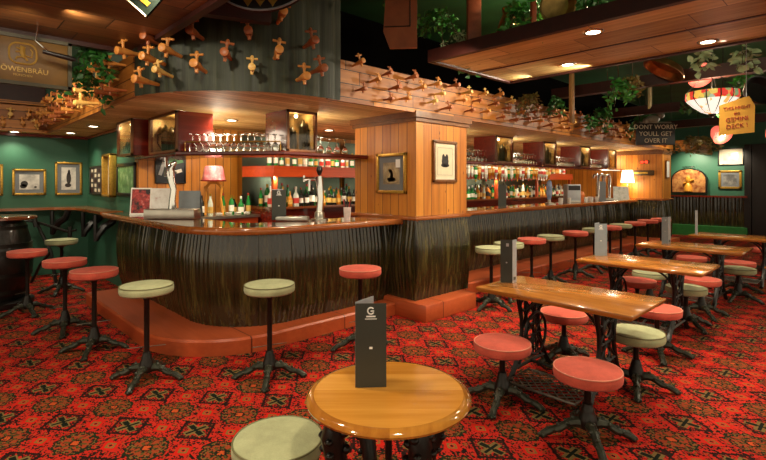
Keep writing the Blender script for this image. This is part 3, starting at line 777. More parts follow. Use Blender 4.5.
# ------------------------------------------------------------------ left: barrel table, ledge, iron relic
t = thing('barrel_table', (.62, 7.98, 0), 0, 'black barrel table with round wooden top at the left edge', 'barrel table')
MB().lathe([(.40, .0), (.42, .02), (.42, .07), (.38, .09)], 36).build('plinth', M['black_frame'], t)
pr = [(.31 + .10 * sin(pi * k / 12), .09 + 1.03 * k / 12) for k in range(13)]
M['barrel'] = stave_mat('black barrel staves', '0a0908', '14120f', '221c16', .35, .3)
MB().lathe(pr, 36).build('barrel', M['barrel'], t)
for z in (.2, .42, .80, 1.02):
    r = .31 + .10 * sin(pi * (z - .09) / 1.03)
    MB().lathe([(r - .01, z - .025), (r + .006, z - .025), (r + .006, z + .025), (r - .01, z + .025)], 36, cap=False).build('hoop', M['iron'], t)
MB().lathe([(.0, 1.12), (.44, 1.12), (.455, 1.13), (.455, 1.155), (.44, 1.165), (0, 1.165)], 48).build('tabletop', M['top'], t)
t = thing('wall_ledge', (0, 0, 0), 0, 'narrow wooden drinks ledge along the green wall', 'shelf')
MB().prism([(-7.9, 10.09), (-7.9, 9.80), (1.55, 9.80), (1.80, 9.45), (1.80, 7.85), (2.11, 7.85), (2.11, 10.09)], 1.14, 1.18).build('board', M['edge'], t, False)
for (x, y, r) in ((1.62, 9.72, 2.4), (1.95, 9.0, pi), (1.95, 8.2, pi), (.1, 9.95, -pi / 2)):
    m = MB().tube([(.15, 0, 1.13), (.1, 0, 1.0), (-.02, 0, .92), (-.10, 0, .80), (-.12, 0, .72)], [.05, .055, .06, .05, .03], 8)
    m.tube([(-.13, 0, 1.12), (-.13, 0, .72)], .03, 6)
    b = m.build('corbel', M['black_frame'], t); b.location = (x, y, 0); b.rotation_euler = (0, 0, r + pi)
t = thing('iron_relic', (1.25, 9.30, 0), R45, 'black wrought iron implement leaning by the green wall behind the stools', 'ironwork')
MB().tube([(-.45, 0, .35), (-.3, 0, .75), (-.22, 0, 1.0), (-.02, 0, .98), (.22, 0, .5), (.3, 0, .0)], .025, 6).tube([(-.02, 0, .98), (.5, 0, .82), (.62, 0, .85)], .02, 6).tube([(-.05, -.02, 1.1), (.0, -.02, .9)], .035, 6).tube([(.22, 0, .5), (.05, 0, .3), (-.1, 0, 0)], .022, 6).tube([(.52, 0, .72), (.52, 0, .9)], .03, 6).build('arm', M['iron'], t)

# ------------------------------------------------------------------ pictures
def picmat(name, cols, sc=8, seed=0.0, stretch=(1, 1, 1)):
    t = NT(name); p = t.obj(); v = t.n('ShaderNodeVectorMath', operation='ADD'); t.link(t.scale(p, *stretch), v.inputs[0]); v.inputs[1].default_value = (seed, seed * 2, seed)
    n = t.noise(v.outputs[0], sc, 5, .65)
    t.set(t.ramp(n, [(.2 + .6 * k / max(1, len(cols) - 1), S(c)) for k, c in enumerate(cols)]), .35); return t.m
def picture(loc, rz, w, h, frame, mount, pm, label, fw=.035, mw=.07, th=.03, cat='picture', name='framed_picture', figure=None):
    """frame centre loc, hanging plane x-z, front towards -y before turning"""
    t = thing(name, loc, rz, label, cat)
    m = MB()
    for s in (-1, 1):
        m.box((s * (w / 2 - fw / 2), -th / 2, 0), (fw, th, h), bev=.006); m.box((0, -th / 2, s * (h / 2 - fw / 2)), (w, th, fw), bev=.006)
    m.build('frame', M[frame], t)
    if mount: MB().box((0, -.008, 0), (w - 2 * fw + .004, .006, h - 2 * fw + .004)).build('mount', M[mount], t, False)
    else: mw = 0
    MB().box((0, -.011, 0), (w - 2 * fw - 2 * mw, .004, h - 2 * fw - 2 * mw)).build('print', pm, t, False)
    if figure:
        g = MB(); W2, H2 = w - 2 * fw - 2 * mw, h - 2 * fw - 2 * mw
        for x, z, rx, rz_ in figure[1]: g.lathe([(0, 0), (1, 0), (1, .0015), (0, .0015)], 18, (0, 0, 0), Matrix.Translation((x * W2, -.0135, z * H2)) @ Matrix.Diagonal((rx * W2, 1, rz_ * H2, 1)) @ Matrix.Rotation(pi / 2, 4, 'X'))
        g.build('figure', figure[0], t, False)
    return t
GREY = ['26282a', '6a6a68', 'c8c4ba']; inkm = plain('ink', '2c2824', .6); 
picture((.72, 10.09, 1.65), 0, .34, .52, 'gold', 'mat_grey', picmat('photo print a', GREY, 9, 1), 'gilt framed picture cut off by the left edge of the photo') .location = (.72, 10.09, 1.65)
picture((1.245, 10.09, 1.617), 0, .47, .446, 'gold', 'mat_grey', picmat('photo print b', ['5a5a58', 'b8b4aa', 'dcd8cc'], 6, 2), 'wide gilt framed black and white landscape on the green wall', mw=.06, figure=(inkm, [(-.25, -.12, .18, .2), (-.3, -.28, .17, .14), (.3, -.34, .07, .07)]))
picture((1.816, 10.09, 1.68), 0, .41, .59, 'gold', 'mat_grey', picmat('photo print c', ['8a8a86', 'c4c0b6', 'd8d4c8'], 10, 3), 'upright gilt framed picture of a dark standing figure on the green wall', mw=.06, figure=(inkm, [(0, .02, .16, .28), (.02, .28, .09, .12), (-.05, -.3, .22, .09)]))
W90 = -pi / 2
f3 = picture((2.115, 9.34, 1.645), W90, .98, .50, 'black_frame', None, picmat('dark collage', ['100e0e', '2a2220', '3a2420'], 5, 4), 'black collage frame with rows of pale cards on the return wall', fw=.03)
for ix in range(4):
    for iz in range(5): MB().box((-.36 + ix * .24, -.0145, -.17 + iz * .085), (.12, .003, .055)).build('card', M['mat_cream'] if (ix + iz) % 3 else M['red_trim'], f3, False)
picture((2.115, 8.47, 1.72), W90, .48, .68, 'gold', 'mat_cream', picmat('sepia strip', ['6a6a52', 'a8a888', 'd0ccb0'], 9, 5, (1, 1, .4)), 'narrow tall framed print beside the collage frame', mw=.05, th=.10)
picture((2.115, 7.70, 1.65), W90, .90, .49, 'black_frame', None, picmat('garden print', ['20301c', '5a8a50', 'c4d8a8'], 7, 6), 'dark framed green garden picture nearest the bar', fw=.05)
f = picture((2.56, 7.198, 1.79), 0, .44, .40, 'black_frame', None, plain('dark poster ground', '141a24', .3), 'black poster with green and white print on the pine wall', fw=.02)
MB().box((.0, -.0145, -.04), (.16, .003, .10), (0, .5, 0)).build('badge', plain('blue poster badge', '2c4468', .4), f, False)
MB().box((.08, -.0145, .12), (.2, .003, .06), (0, -.25, 0)).build('leaf_print', plain('green poster print', '3c8a4c', .4), f, False)
MB().box((.10, -.0145, -.02), (.13, .003, .05), (0, -.3, 0)).build('white_print', M['white'], f, False)
MB().box((-.12, -.0145, .02), (.05, .003, .2), (0, .3, 0)).build('pale_print', M['menu_pale'], f, False)
sep = picmat('sepia dog photograph', ['3c3428', '8a7a5c', 'c8b890'], 6, 7)
tan = plain('tan figure', 'a08c64', .6)
f = picture((4.168, 4.20, 1.72), W90, .52, .50, 'gold', 'mat_grey', sep, 'gilt framed sepia animal photograph on the left face of the pillar', mw=.075, fw=.04, figure=(tan, [(-.08, -.1, .2, .3), (.12, -.12, .18, .27), (-.05, .2, .12, .18), (.02, -.32, .38, .14)]))
f['label'] = 'gilt framed sepia photograph on the left face of the pine pillar'
MB().box((.12, -.0165, .12), (.075, .003, .10)).build('stamp', M['white'], f, False)
f = picture((4.70, 3.798, 1.87), 0, .47, .52, 'brown_frame', 'mat_cream', plain('cream print', 'd0c4a4', .8, var=.05), 'brown framed cream print with a dark vignette on the pillar front', mw=.03, fw=.035, figure=(inkm, [(0, 0, .2, .17), (.1, .12, .08, .12), (-.1, .12, .08, .12), (0, -.12, .24, .07)]))
m = MB()
for s in (-1, 1): m.box((s * .145, -.0135, 0), (.004, .001, .34)); m.box((0, -.0135, s * .17), (.29, .001, .004))
m.build('ruled_line', M['mat_grey'], f, False)
# far wall
WF = -pi / 2
t = thing('trophy_case', (16.99, 4.07, 1.29), WF, 'arch-topped display case with golden figure on the far green wall', 'display case')
arch = [(-.48, 0), (.48, 0)] + [(.48 * cos(rad(a)), .42 + .34 * sin(rad(a))) for a in range(0, 181, 12)]
ro = Matrix.Rotation(pi / 2, 4, 'X')
MB().prism(arch, 0, .10, ro).build('case', M['black_frame'], t, False)
MB().prism([(x * .92, .03 + z * .92) for x, z in arch], .10, .105, ro).build('backing', picmat('case backing', ['2c1c12', '7a3c20', 'c08a50', '4a5a30'], 6, 8), t, False)
MB().lathe([(0, .06), (.12, .06), (.1, .22), (.05, .3), (.06, .36), (.075, .42), (.05, .5), (0, .52)], 14, (0, -.14, 0)).tube([(-.12, -.14, .3), (0, -.14, .34), (.14, -.14, .42)], .03, 6).build('figure', plain('golden figure', 'd8942c', .4, .2), t)
MB().box((0, -.12, .80), (.30, .08, .03)).build('case_light', M['iron'], t, False)
lamp('case_lamp', (16.80, 3.97, 2.10), 3, WARM, 140, .8, .03, (17.0, 3.97, 1.5))
picture((16.99, 3.02, 2.37), WF, .62, .50, 'black_frame', 'mat_cream', picmat('far sketch', ['3c3a34', 'b8b0a0', 'd8d0bc'], 5, 9), 'black framed sketch, upper of two pictures on the far green wall', mw=.10, fw=.03)
picture((16.99, 3.04, 1.70), WF, .56, .54, 'gold', 'mat_grey', picmat('far photo', ['1c1c1c', '5a5a58', 'a8a498'], 5, 10), 'gilt framed dark photograph, lower of two pictures on the far green wall', mw=.06, fw=.06)

# ------------------------------------------------------------------ wooden barrel taps
def make_tap(wood):
    """axis along -y (out of the wall), key upright; origin where it enters the wall"""
    t = thing('barrel_tap', (0, 0, 0), 0, 'x', 'barrel tap')
    R_ = Matrix.Rotation(pi / 2, 4, 'X')
    MB().lathe([(.016, 0), (.020, .10), (.030, .16), (.034, .19), (.030, .215), (.036, .235), (.036, .255), (.022, .262), (0, .262)], 12, mat=R_).tube([(0, -.19, 0), (0, -.19, -.065)], [.018, .014], 8).build('body', wood, t)
    MB().tube([(0, -.19, .02), (0, -.19, .065), (0, -.19, .075), (0, -.19, .11), (0, -.19, .12)], [.012, .012, .018, .016, .008], 8).tube([(-.055, -.19, .088), (.055, -.19, .088)], .010, 8).build('key', wood, t)
    return freeze(t)
woods = [('honey', plain('honey wood', 'c8843c', .45, var=.2)), ('pale', plain('pale wood', 'd8ac5c', .45, var=.15)), ('reddish', plain('reddish wood', '9a5428', .45, var=.2))]
TAPS = [make_tap(w) for _, w in woods]; tapused = set()
def put_tap(k, loc, rz, label, group, sc=1, roll=0):
    p = TAPS[k]; rot = Euler((rad(random.uniform(-8, 5)), roll, rz), 'XYZ')
    if k not in tapused:
        tapused.add(k); o = p; o.location = loc; o.rotation_euler = rot; o.scale = (sc,) * 3; tag(o, label, 'barrel tap', group)
    else: o = dup(p, loc, None, label, group, rot, sc)
# on the round bulkhead: angle round the corner (0 = left side, 90 = front), height above the soffit
BC = [(16.3, 0.35, 0), (24.2, 0.06, 0), (27.1, 0.24, 0), (27.5, 0.4, 2), (30.7, 0.12, 1), (34.1, 0.3, 0), (42.6, 0.45, 2), (43.8, 0.15, 0), (52.5, 0.27, 2), (59.1, 0.46, 2), (60.1, 0.17, 1), (67.9, 0.3, 0), (69.0, 0.63, 0), (76.3, 0.12, 0), (79.1, 0.44, 2), (82.1, 0.21, 2)]
for n, (a, h, k) in enumerate(BC):
    q = pi + rad(a); x = 2.85 + 1.44 * cos(q); y = 5.2 + 1.44 * sin(q)
    put_tap(k, (x, y, ZS + h), -pi / 2 + rad(a), '%s wooden barrel tap on the green bulkhead, %s from its left end' % (woods[k][0], ordw(n + 1)), 'barrel taps on the round bulkhead', 1.05 if k != 1 else .9, random.uniform(-.25, .25))
def tap_rows(n, rows, pos, rz, where, group, sc):
    for r, (h, nm) in enumerate(rows):
        for i in range(n[r]):
            k = random.choice((0, 0, 1, 2, 2)); s = pos((i + .5 * (r % 2) + random.uniform(-.22, .22)), h + random.uniform(-.03, .03))
            if s is None: continue
            put_tap(k, s, rz, '%s wooden barrel tap, %s from %s, %s row' % (woods[k][0], ordw(i + 1), where, nm), group, sc * random.uniform(.85, 1.1), random.uniform(-.35, .35))
R3 = ((.09, 'bottom'), (.22, 'middle'), (.34, 'top'))
tap_rows((28, 27, 27), R3, lambda i, h: (3.20 + i * .365, 3.772, ZS + h), 0, 'the left on the long front fascia', 'barrel taps on the long front fascia', .68)
tap_rows((13, 13, 12), R3, lambda i, h: (1.42, 5.20 + i * .33, ZS + h), -pi / 2, 'the bulkhead on the side fascia', 'barrel taps on the left side fascia', .85)
tap_rows((8, 8, 0), R3, lambda i, h: (1.28 - i * .22, 9.57, ZS + h), 0, 'the inner corner on the far left fascia', 'barrel taps on the far left fascia', .9)

# ------------------------------------------------------------------ bottles and glasses
GL_ = {'green': glassm('green glass', '1c6a30'), 'brown': glassm('brown glass', '6a3410'), 'clear': glassm('white glass', 'eef2ec'), 'amber': plain('amber spirit', 'b06a1c', .08), 'dark': plain('dark bottle glass', '12140f', .08)}
GL_['green'] = plain('green bottle glass', '1e7030', .08); GL_['brown'] = plain('brown bottle glass', '5a2a10', .08); GL_['clear'] = plain('pale bottle glass', 'c0c6b8', .06)
LAB = [plain('white label', 'e4dfd0', .5), plain('gold label', 'c09a4c', .5), plain('red label', 'a82c20', .5), plain('black label', '1c1a18', .5)]
CAPS = [plain('gold cap', 'b08830', .3, .7), plain('red cap', '9c2418', .4), plain('black cap', '141210', .4), plain('white cap', 'dcd8cc', .4)]
BOT = {}
def make_bottle(col, lab, cap, style):
    t = thing('spirit_bottle', (0, 0, 0), 0, 'x', 'bottle')
    if style == 0: pr = [(0, 0), (.036, 0), (.038, .01), (.038, .18), (.032, .205), (.014, .235), (.0125, .285), (0, .285)]; lz = (.05, .14, .0385)
    elif style == 1: pr = [(0, 0), (.042, 0), (.045, .012), (.043, .13), (.030, .165), (.015, .19), (.0135, .265), (0, .265)]; lz = (.035, .11, .0450)
    else: pr = [(0, 0), (.034, 0), (.036, .01), (.036, .16), (.028, .20), (.016, .25), (.014, .31), (0, .31)]; lz = (.04, .13, .0366)
    MB().lathe(pr, 14).build('glass_body', GL_[col], t)
    MB().lathe([(lz[2], lz[0]), (lz[2] + .0006, lz[0]), (lz[2] + .0006, lz[1]), (lz[2], lz[1])], 14, cap=False).build('label_band', LAB[lab], t)
    zt = pr[-1][1]
    MB().lathe([(0, zt + .003), (.0155, zt + .003), (.0155, zt - .035), (.013, zt - .04)], 10, cap=False).build('cap', CAPS[cap], t)
    return freeze(t)
KB = [('green', 0, 0, 0), ('amber', 1, 0, 1), ('clear', 0, 1, 0), ('brown', 1, 2, 2), ('green', 1, 1, 2), ('clear', 2, 3, 1), ('dark', 0, 2, 0), ('amber', 3, 2, 0), ('green', 0, 3, 1), ('clear', 1, 0, 2), ('dark', 1, 0, 1)]
BOTS = [make_bottle(*a) for a in KB]; botused = set()
LN = ['white', 'gold', 'red', 'black']
def put_bottle(k, loc, label, group, rot=None, sc=1):
    p = BOTS[k]; rot = rot if rot is not None else Euler((0, 0, random.uniform(0, 6)))
    if k not in botused:
        botused.add(k); p.location = loc; p.rotation_euler = rot; p.scale = (sc,) * 3; tag(p, label, 'bottle', group)
    else: dup(p, loc, None, label, group, rot, sc)
def bottle_row(x0, x1, n, y, z, where, group, pool, flip=False, sc=1.0, jy=.02):
    for i in range(n):
        k = random.choice(pool); c, l, _, _ = KB[k]
        lb = '%s bottle, %s label, %s from the left %s' % (c, LN[l], ordw(i + 1), where)
        x = x0 + (x1 - x0) * i / max(1, n - 1) + random.uniform(-.006, .006)
        put_bottle(k, (x, y + random.uniform(-jy, jy), z), lb, group, Euler((pi, 0, random.uniform(0, 6))) if flip else None, sc * random.uniform(.82, 1.14))
ALL = list(range(len(KB)))
ZB, ZT = 1.2535, 1.851
bottle_row(3.62, 5.3, 17, 6.16, ZB, 'on back counter left of pillar', 'bottles on the left back bar counter', [1, 2, 3, 5, 6, 6, 10, 7, 9])
bottle_row(3.62, 5.3, 15, 6.46, ZB, 'in rear row left of pillar', 'rear bottles on the left back bar counter', [0, 4, 8, 0, 4])
bottle_row(3.62, 5.3, 17, 6.20, ZT, 'on upper shelf left of pillar', 'bottles on the left upper shelf', [0, 8, 0, 4, 2, 5, 9], sc=.85)
bottle_row(7.9, 12.95, 46, 6.16, ZB, 'on back counter right of pillar', 'bottles on the right back bar counter', ALL)
bottle_row(7.9, 12.95, 40, 6.50, ZB, 'in rear row right of pillar', 'rear bottles on the right back bar counter', [0, 4, 8, 1, 3])
bottle_row(7.9, 12.95, 46, 6.18, ZT, 'on upper shelf right of pillar', 'bottles on the right upper shelf', [1, 2, 5, 9, 2, 7, 0, 4], sc=.95)
# upside-down optics on the shelf edge
bottle_row(8.0, 11.6, 29, 5.925, 1.93, 'hanging upside down from shelf', 'upside down optic bottles', [2, 5, 9, 1, 0, 4], True, .98, .002)
# bottles by the corner tap and inside the back counter
for i, (x, y, k, h) in enumerate(((2.74, 6.52, 6, 0), (2.84, 6.46, 9, 0), (3.10, 6.62, 4, 0), (3.19, 6.54, 0, 0), (3.27, 6.62, 10, 0), (3.33, 6.52, 8, 0), (3.40, 6.62, 6, 0), (3.45, 6.52, 4, 0))):
    c, l, _, _ = KB[k]; put_bottle(k, (x, y, 1.1385), '%s bottle with %s label, %s from the left on the low back counter' % (c, LN[l], ordw(i + 1)), 'bottles on the low back counter')

def make_glass(style):
    t = None
    if style == 'wine':   # upside down: rim at 0, foot on top
        pr = [(.034, 0), (.040, .03), (.041, .05), (.034, .08), (.010, .105), (.0045, .115), (.0045, .185), (.010, .192), (.036, .199), (.036, .202), (0, .202)]
    else: pr = [(0, .004), (.026, .004), (.026, 0), (.028, 0), (.036, .14), (.034, .14), (.026, .012), (0, .012)]
    o = MB().lathe(pr, 16, cap=False).build('wine_glass' if style == 'wine' else 'tumbler', M['glass']); return o
wg = make_glass('wine'); wgu = []
def put_glass(x, y, z, label, group):
    if not wgu: o = wg; wgu.append(1)
    else: o = wg.copy(); COL.objects.link(o)
    o.location = (x, y, z); o.scale = (random.uniform(.95, 1.05),) * 3; tag(o, label, 'glass', group)
for r, (d, nm, n) in enumerate(((.06, 'front', 13), (.17, 'back', 12))):
    for i in range(n):
        f = (i + .5 * r + .6) / 13.6; x = 2.14 + d * .75 + f * .74; y = 5.52 + d * .66 - f * .83
        put_glass(x, y, 1.967, 'upturned wine glass, %s from left in %s row between the corner cabinets' % (ordw(i + 1), nm), 'upturned wine glasses over the corner bar')
for i in range(4): put_glass(3.55 + i * .13, 4.85, 1.967, 'upturned wine glass, %s from the left, on the shelf beside the pillar' % ordw(i + 1), 'wine glasses beside the pillar')
for j, (x0, n, nm) in enumerate(((6.25, 9, 'before the first'), (8.02, 9, 'between first and second'), (9.72, 9, 'between second and third'), (11.42, 8, 'between third and fourth'))):
    for r, rn in enumerate(('front', 'back')):
        for i in range(n): put_glass(x0 + i * .10, 4.80 + .12 * r, 1.967, 'upturned wine glass, %s in %s row %s cabinet past the pillar' % (ordw(i + 1), rn, nm), 'upturned wine glasses over the straight bar')
# rails in front of the glasses
t = thing('glass_rail', (0, 0, 0), 0, 'thin brass rail in front of the wine glasses over the corner bar', 'rail')
MB().tube([(2.12, 5.50, 1.967), (2.12, 5.50, 2.07), (2.5, 5.08, 2.07), (2.87, 4.68, 2.07), (2.87, 4.68, 1.967)], .008, 6).build('rail', M['gold'], t)

# tankards inside the cabinets
tk = thing('tankard', (0, 0, 0), 0, 'x', 'tankard')
pew = plain('dark pewter', '35301f', .4, .4, var=.3)
MB().lathe([(0, 0), (.06, 0), (.062, .012), (.052, .03), (.058, .12), (.05, .2), (.055, .215), (.03, .25), (.012, .27), (0, .275)], 14).build('body', pew, tk)
MB().tube([(.055, 0, .19), (.10, 0, .18), (.105, 0, .1), (.055, 0, .05)], .009, 6).build('handle', pew, tk); freeze(tk)
TN = ['left-facing cabinet', 'far left cabinet', 'cabinet left of the pillar', 'first cabinet right of the pillar', 'second cabinet right of the pillar', 'third cabinet right of the pillar', 'fourth cabinet right of the pillar']
first = True
for (loc, w, d, fc, lb), nm in zip(CABS, TN):
    n = 3 if fc == 'y' else 4
    for i in range(n):
        if fc == 'y': p = (loc[0] + w * (i + .7) / (n + .4), loc[1] + .15 + .05 * (i % 2), loc[2])
        else: p = (loc[0] + (.14 if w > .3 else .09), loc[1] + d * (n - i - .3) / (n + .4), loc[2])
        sc = (.95, .95, random.uniform(1.15, 1.5)) if w > .3 else (.5, .5, .8)
        lbl = 'dark pewter tankard, %s from left in the %s' % (ordw(i + 1), nm)
        if first: tk.location = p; tk.scale = sc; tk.rotation_euler = (0, 0, random.uniform(0, 6)); tag(tk, lbl, 'tankard', 'tankards in the hanging cabinets'); first = False
        else: dup(tk, p, random.uniform(0, 6), lbl, 'tankards in the hanging cabinets', None, sc)

# ------------------------------------------------------------------ things on the bar tops
ZC = 1.171
def card_stand(x, y, w, h, rz, pm, label, z=ZC, tilt=-.12):
    t = thing('display_card', (x, y, z), 0, label, 'display card', None, (0, 0, rz))
    MB().box((0, .02, h / 2 + .004), (w, .006, h), (tilt, 0, 0)).build('holder', M['paper'], t, False)
    MB().box((0, .0155, h / 2 + .004), (w * .88, .004, h * .9), (tilt, 0, 0)).build('print', pm, t, False)
    MB().box((0, .03, .004), (w, .09, .006)).build('foot', M['paper'], t, False)
    return t
card_stand(2.06, 6.90, .28, .36, R45, picmat('red crowd print', ['0c0a0a', '241818', 'b03834', 'e0b8a8'], 14, 11), 'clear stand with red and dark print, leftmost on the bar top')
card_stand(2.12, 6.30, .27, .36, R45 + .1, picmat('pale print', ['a84a40', 'd8d4cc', 'e8e6e0', 'b8b8b4'], 9, 12), 'clear stand with pale red and white print behind the tall tap')
t = thing('menu_card', (2.42, 6.14, ZC), R45, 'wide grey menu card standing on the bar right of the tall tap', 'menu', 'folded menu cards')
MB().box((0, 0, .165), (.27, .004, .33), (-.06, 0, 0)).build('front_leaf', M['menu_grey'], t, False)
MB().box((0, .075, .16), (.27, .004, .33), (.25, 0, 0)).build('rear_leaf', M['menu_grey'], t, False)
MB().prism([(-.016, .25), (.016, .25), (0, .285)], 0, .002, Matrix.Translation((0, .010, 0)) @ Matrix.Rotation(pi / 2, 4, 'X')).build('logo', M['white'], t, False)
menu(2.93, 4.81, ZC, R45, 'menu', 'dark menu card standing on the bar before the bottles', .35, .165, 'menu_pale')

def tap_font(x, y, rz, label, style, z=ZC, h=.5):
    t = thing('beer_font', (x, y, z), rz, label, 'beer tap')
    if style == 'swan':
        MB().box((0, 0, .045), (.50, .22, .09), bev=.01).build('drip_tray', M['steel'], t)
        MB().tube([(0, 0, .08), (-.005, 0, .16), (.01, 0, .26), (-.02, 0, .36), (-.03, 0, .44), (.0, 0, .49), (.035, 0, .515)], [.045, .032, .03, .038, .045, .032, .012], 12).build('column', M['chrome'], t)
        MB().tube([(-.03, -.03, .44), (-.03, -.10, .45), (-.03, -.11, .38)], .014, 8).tube([(-.03, -.09, .46), (-.03, -.10, .55)], [.01, .016], 8).build('spout', M['chrome'], t)
    elif style == 'tee':
        MB().lathe([(0, 0), (.09, 0), (.09, .012), (.055, .02), (.05, .07), (.03, .09), (0, .09)], 20).build('base', M['steel'], t)
        MB().tube([(0, 0, .05), (.012, 0, .2), (.0, 0, .36), (-.01, 0, .42)], [.036, .033, .037, .042], 12).build('column', M['chrome'], t)
        MB().tube([(-.01, 0, .40), (-.16, 0, .395)], .018, 8).tube([(-.10, 0, .40), (-.10, -.01, .28)], .012, 8).tube([(-.155, 0, .37), (-.155, 0, .43)], .012, 8).build('spout', M['chrome'], t)
        MB().tube([(0, 0, .43), (0, 0, .48), (0, 0, .52)], [.012, .035, .022], 10).build('handle', M['black_frame'], t)
    else:
        MB().box((0, 0, .02), (.30, .18, .04), bev=.006).build('drip_tray', M['steel'], t)
        for s in (-1, 0, 1):
            MB().tube([(s * .10, 0, .03), (s * .10, 0, .38), (s * .10 - .03, -.04, .42), (s * .10 - .10, -.06, .41), (s * .10 - .11, -.07, .36)], [.026, .026, .026, .02, .016], 10).build('column', M['chrome'], t)
    return t
tap_font(2.12, 5.88, R45, 'tall curved chrome beer tap on the bar near its left side', 'swan').scale = (1.2, 1, 1.33)
tap_font(3.28, 4.50, R45, 'chrome beer tap with side spout on the bar left of the pillar', 'tee').scale = (1.15, 1.15, 1.2)
t = thing('drip_tray', (2.98, 4.60, ZC), R45, 'low steel drip tray on the bar beside the side-spout tap', 'tray')
MB().box((0, 0, .025), (.36, .16, .05), bev=.012).build('tray', M['steel'], t); MB().box((0, 0, .052), (.32, .12, .004)).build('grid', M['chrome'], t)
t = thing('straw_cup', (3.50, 4.26, ZC), 0, 'white cup of dark and red straws on the bar before the pillar', 'cup')
MB().lathe([(0, 0), (.035, 0), (.045, .15), (.040, .15), (.032, .01), (0, .01)], 18).build('cup', plain('pale pink cup', 'd8c4bc', .3), t)
for k in range(8):
    a = k * .8; MB().tube([(.015 * cos(a), .015 * sin(a), .02), (.045 * cos(a), .045 * sin(a), .24)], .006, 5).build('straw', M['black_frame'] if k % 3 else CAPS[1], t)
# plates on the low back counter
for i in range(5):
    x, y = ((2.60, 6.42), (2.93, 6.38), (3.07, 6.38), (3.21, 6.38), (3.35, 6.38))[i]
    for q in range(3 if i else 1):
        o = MB().lathe([(0, .004), (.05, .003), (.09, .014), (.092, .017), (.05, .009), (0, .009)], 24).build('plate', M['paper']); o.location = (x, y, 1.138 + q * .012)
        o.scale = (.55, .55, 1); tag(o, 'white plate, %s of its pile, %s pile from the left on the low back counter' % (('bottom', 'second', 'topmost')[q], ordw(i + 1)), 'plate', 'white plates on the low back counter')
# wooden stand with a pink shaded lamp
t = thing('shaded_lamp', (2.96, 6.62, 1.138), R45, 'pink floral lampshade on an orange wooden stand on the back counter', 'lamp')
wd = plain('orange stand wood', 'c8862c', .4)
for s in (-1, 1): MB().tube([(s * .13, 0, 0), (s * .10, 0, .2), (s * .12, 0, .33)], [.022, .016, .02], 8).build('leg', wd, t)
MB().tube([(-.12, 0, .31), (-.05, 0, .37), (.05, 0, .37), (.12, 0, .31)], .02, 8).build('arch', wd, t)
MB().lathe([(.16, .40), (.13, .54), (.11, .56), (.10, .55), (.14, .40)], 20).build('lamp_shade', picmat('pink floral', ['a83c40', 'd87a80', 'e8c8c0'], 14, 13), t)
MB().lathe([(.17, .385), (.18, .40), (.0, .405)], 18).build('base_tray', CAPS[1], t)
t.scale = (1, 1, 1.26)
lamp('shade_lamp', (2.85, 6.40, 2.05), 8, WARM, kind='POINT')
# straight bar: menus, taps, machine, lamp
menu(7.4, 4.66, ZC, R45, 'menu', 'dark menu card on the straight bar closest to the pillar', .40, .14, 'menu', False)
t = thing('beer_font', (9.3, 4.74, ZC), R45, 'blue and white oval beer tap on the straight bar', 'beer tap')
MB().lathe([(0, 0), (.08, 0), (.08, .02), (.035, .03), (.03, .1), (0, .1)], 16).build('base', M['steel'], t)
MB().lathe([(.03, .08), (.055, .18), (.06, .34), (.045, .46), (0, .50)], 18).build('column', plain('blue white enamel', '8ca0c8', .25, var=.3, sc=9), t)
MB().tube([(-.02, 0, .38), (-.12, -.02, .38), (-.12, -.03, .30)], .014, 8).build('spout', M['chrome'], t)
t = thing('coffee_machine', (10.4, 4.76, ZC), R45, 'small pale grey machine on the straight bar right of the blue tap', 'machine')
MB().box((0, 0, .2), (.30, .25, .40), bev=.015).build('body', M['menu_pale'], t); MB().box((0, -.128, .32), (.26, .006, .1)).build('display', M['black_frame'], t, False); MB().box((0, -.15, .02), (.24, .08, .03)).build('drip_tray', M['steel'], t, False)
for i, (x, y) in enumerate(((9.55, 4.62), (9.75, 4.7), (9.95, 4.62), (10.75, 4.6), (11.05, 4.6), (11.2, 4.72), (11.35, 4.6))):
    o = MB().lathe([(0, 0), (.035, 0), (.045, .11), (.04, .11), (.032, .01), (0, .01)], 14).build('cup', M['paper']); o.location = (x, y, ZC)
    tag(o, 'small white cup, %s from the left on the straight bar' % ordw(i + 1), 'cup', 'white cups on the straight bar')
t = thing('basket', (10.95, 4.80, ZC), 0, 'orange lidded tub on the straight bar beside the pale machine', 'tub')
MB().lathe([(0, 0), (.07, 0), (.08, .16), (0, .16)], 16).build('tub', plain('orange tub', 'd8702c', .4), t); MB().lathe([(0, .16), (.085, .16), (.06, .22), (0, .24)], 16).build('lid', plain('orange tub lid', 'e88a4c', .4), t)
menu(11.62, 4.57, ZC, R45, 'menu_grey', 'grey menu card on the straight bar left of the chrome tap cluster', .46, .15, 'menu_grey', False)
tap_font(11.95, 4.68, R45, 'cluster of chrome beer taps near the far end of the straight bar', 'tower', h=.5).scale = (1.4, 1.4, 1.5)
t = thing('display_card', (12.75, 4.56, ZC), R45, 'white printed card standing below the lit lamp at the bar end', 'display card')
MB().box((0, 0, .17), (.40, .006, .34), (-.1, 0, 0)).build('print', picmat('grey white print', ['8a9488', 'd4d8d0', 'e8e8e4'], 10, 15), t, False); MB().box((0, .04, .004), (.4, .1, .006)).build('foot', M['paper'], t, False)
t = thing('table_lamp', (13.17, 4.55, ZC), 0, 'lit white shaded lamp at the far end of the bar', 'lamp')
MB().lathe([(0, 0), (.07, 0), (.07, .02), (.02, .04), (.02, .42), (0, .42)], 16).build('base', M['gold'], t)
MB().lathe([(.16, .44), (.14, .62), (.12, .76), (.115, .76), (.135, .62), (.155, .44)], 24).build('lamp_shade', glow('lit lamp shade', 'fff0cc', 4.5), t)
lamp('table_lamp_light', (13.05, 4.55, ZC + .38), 10, WARM, kind='POINT')
t = thing('wall_plaque', (13.37, 4.25, 1.86), W90, 'dark wooden name board on the left face of the far pillar', 'sign')
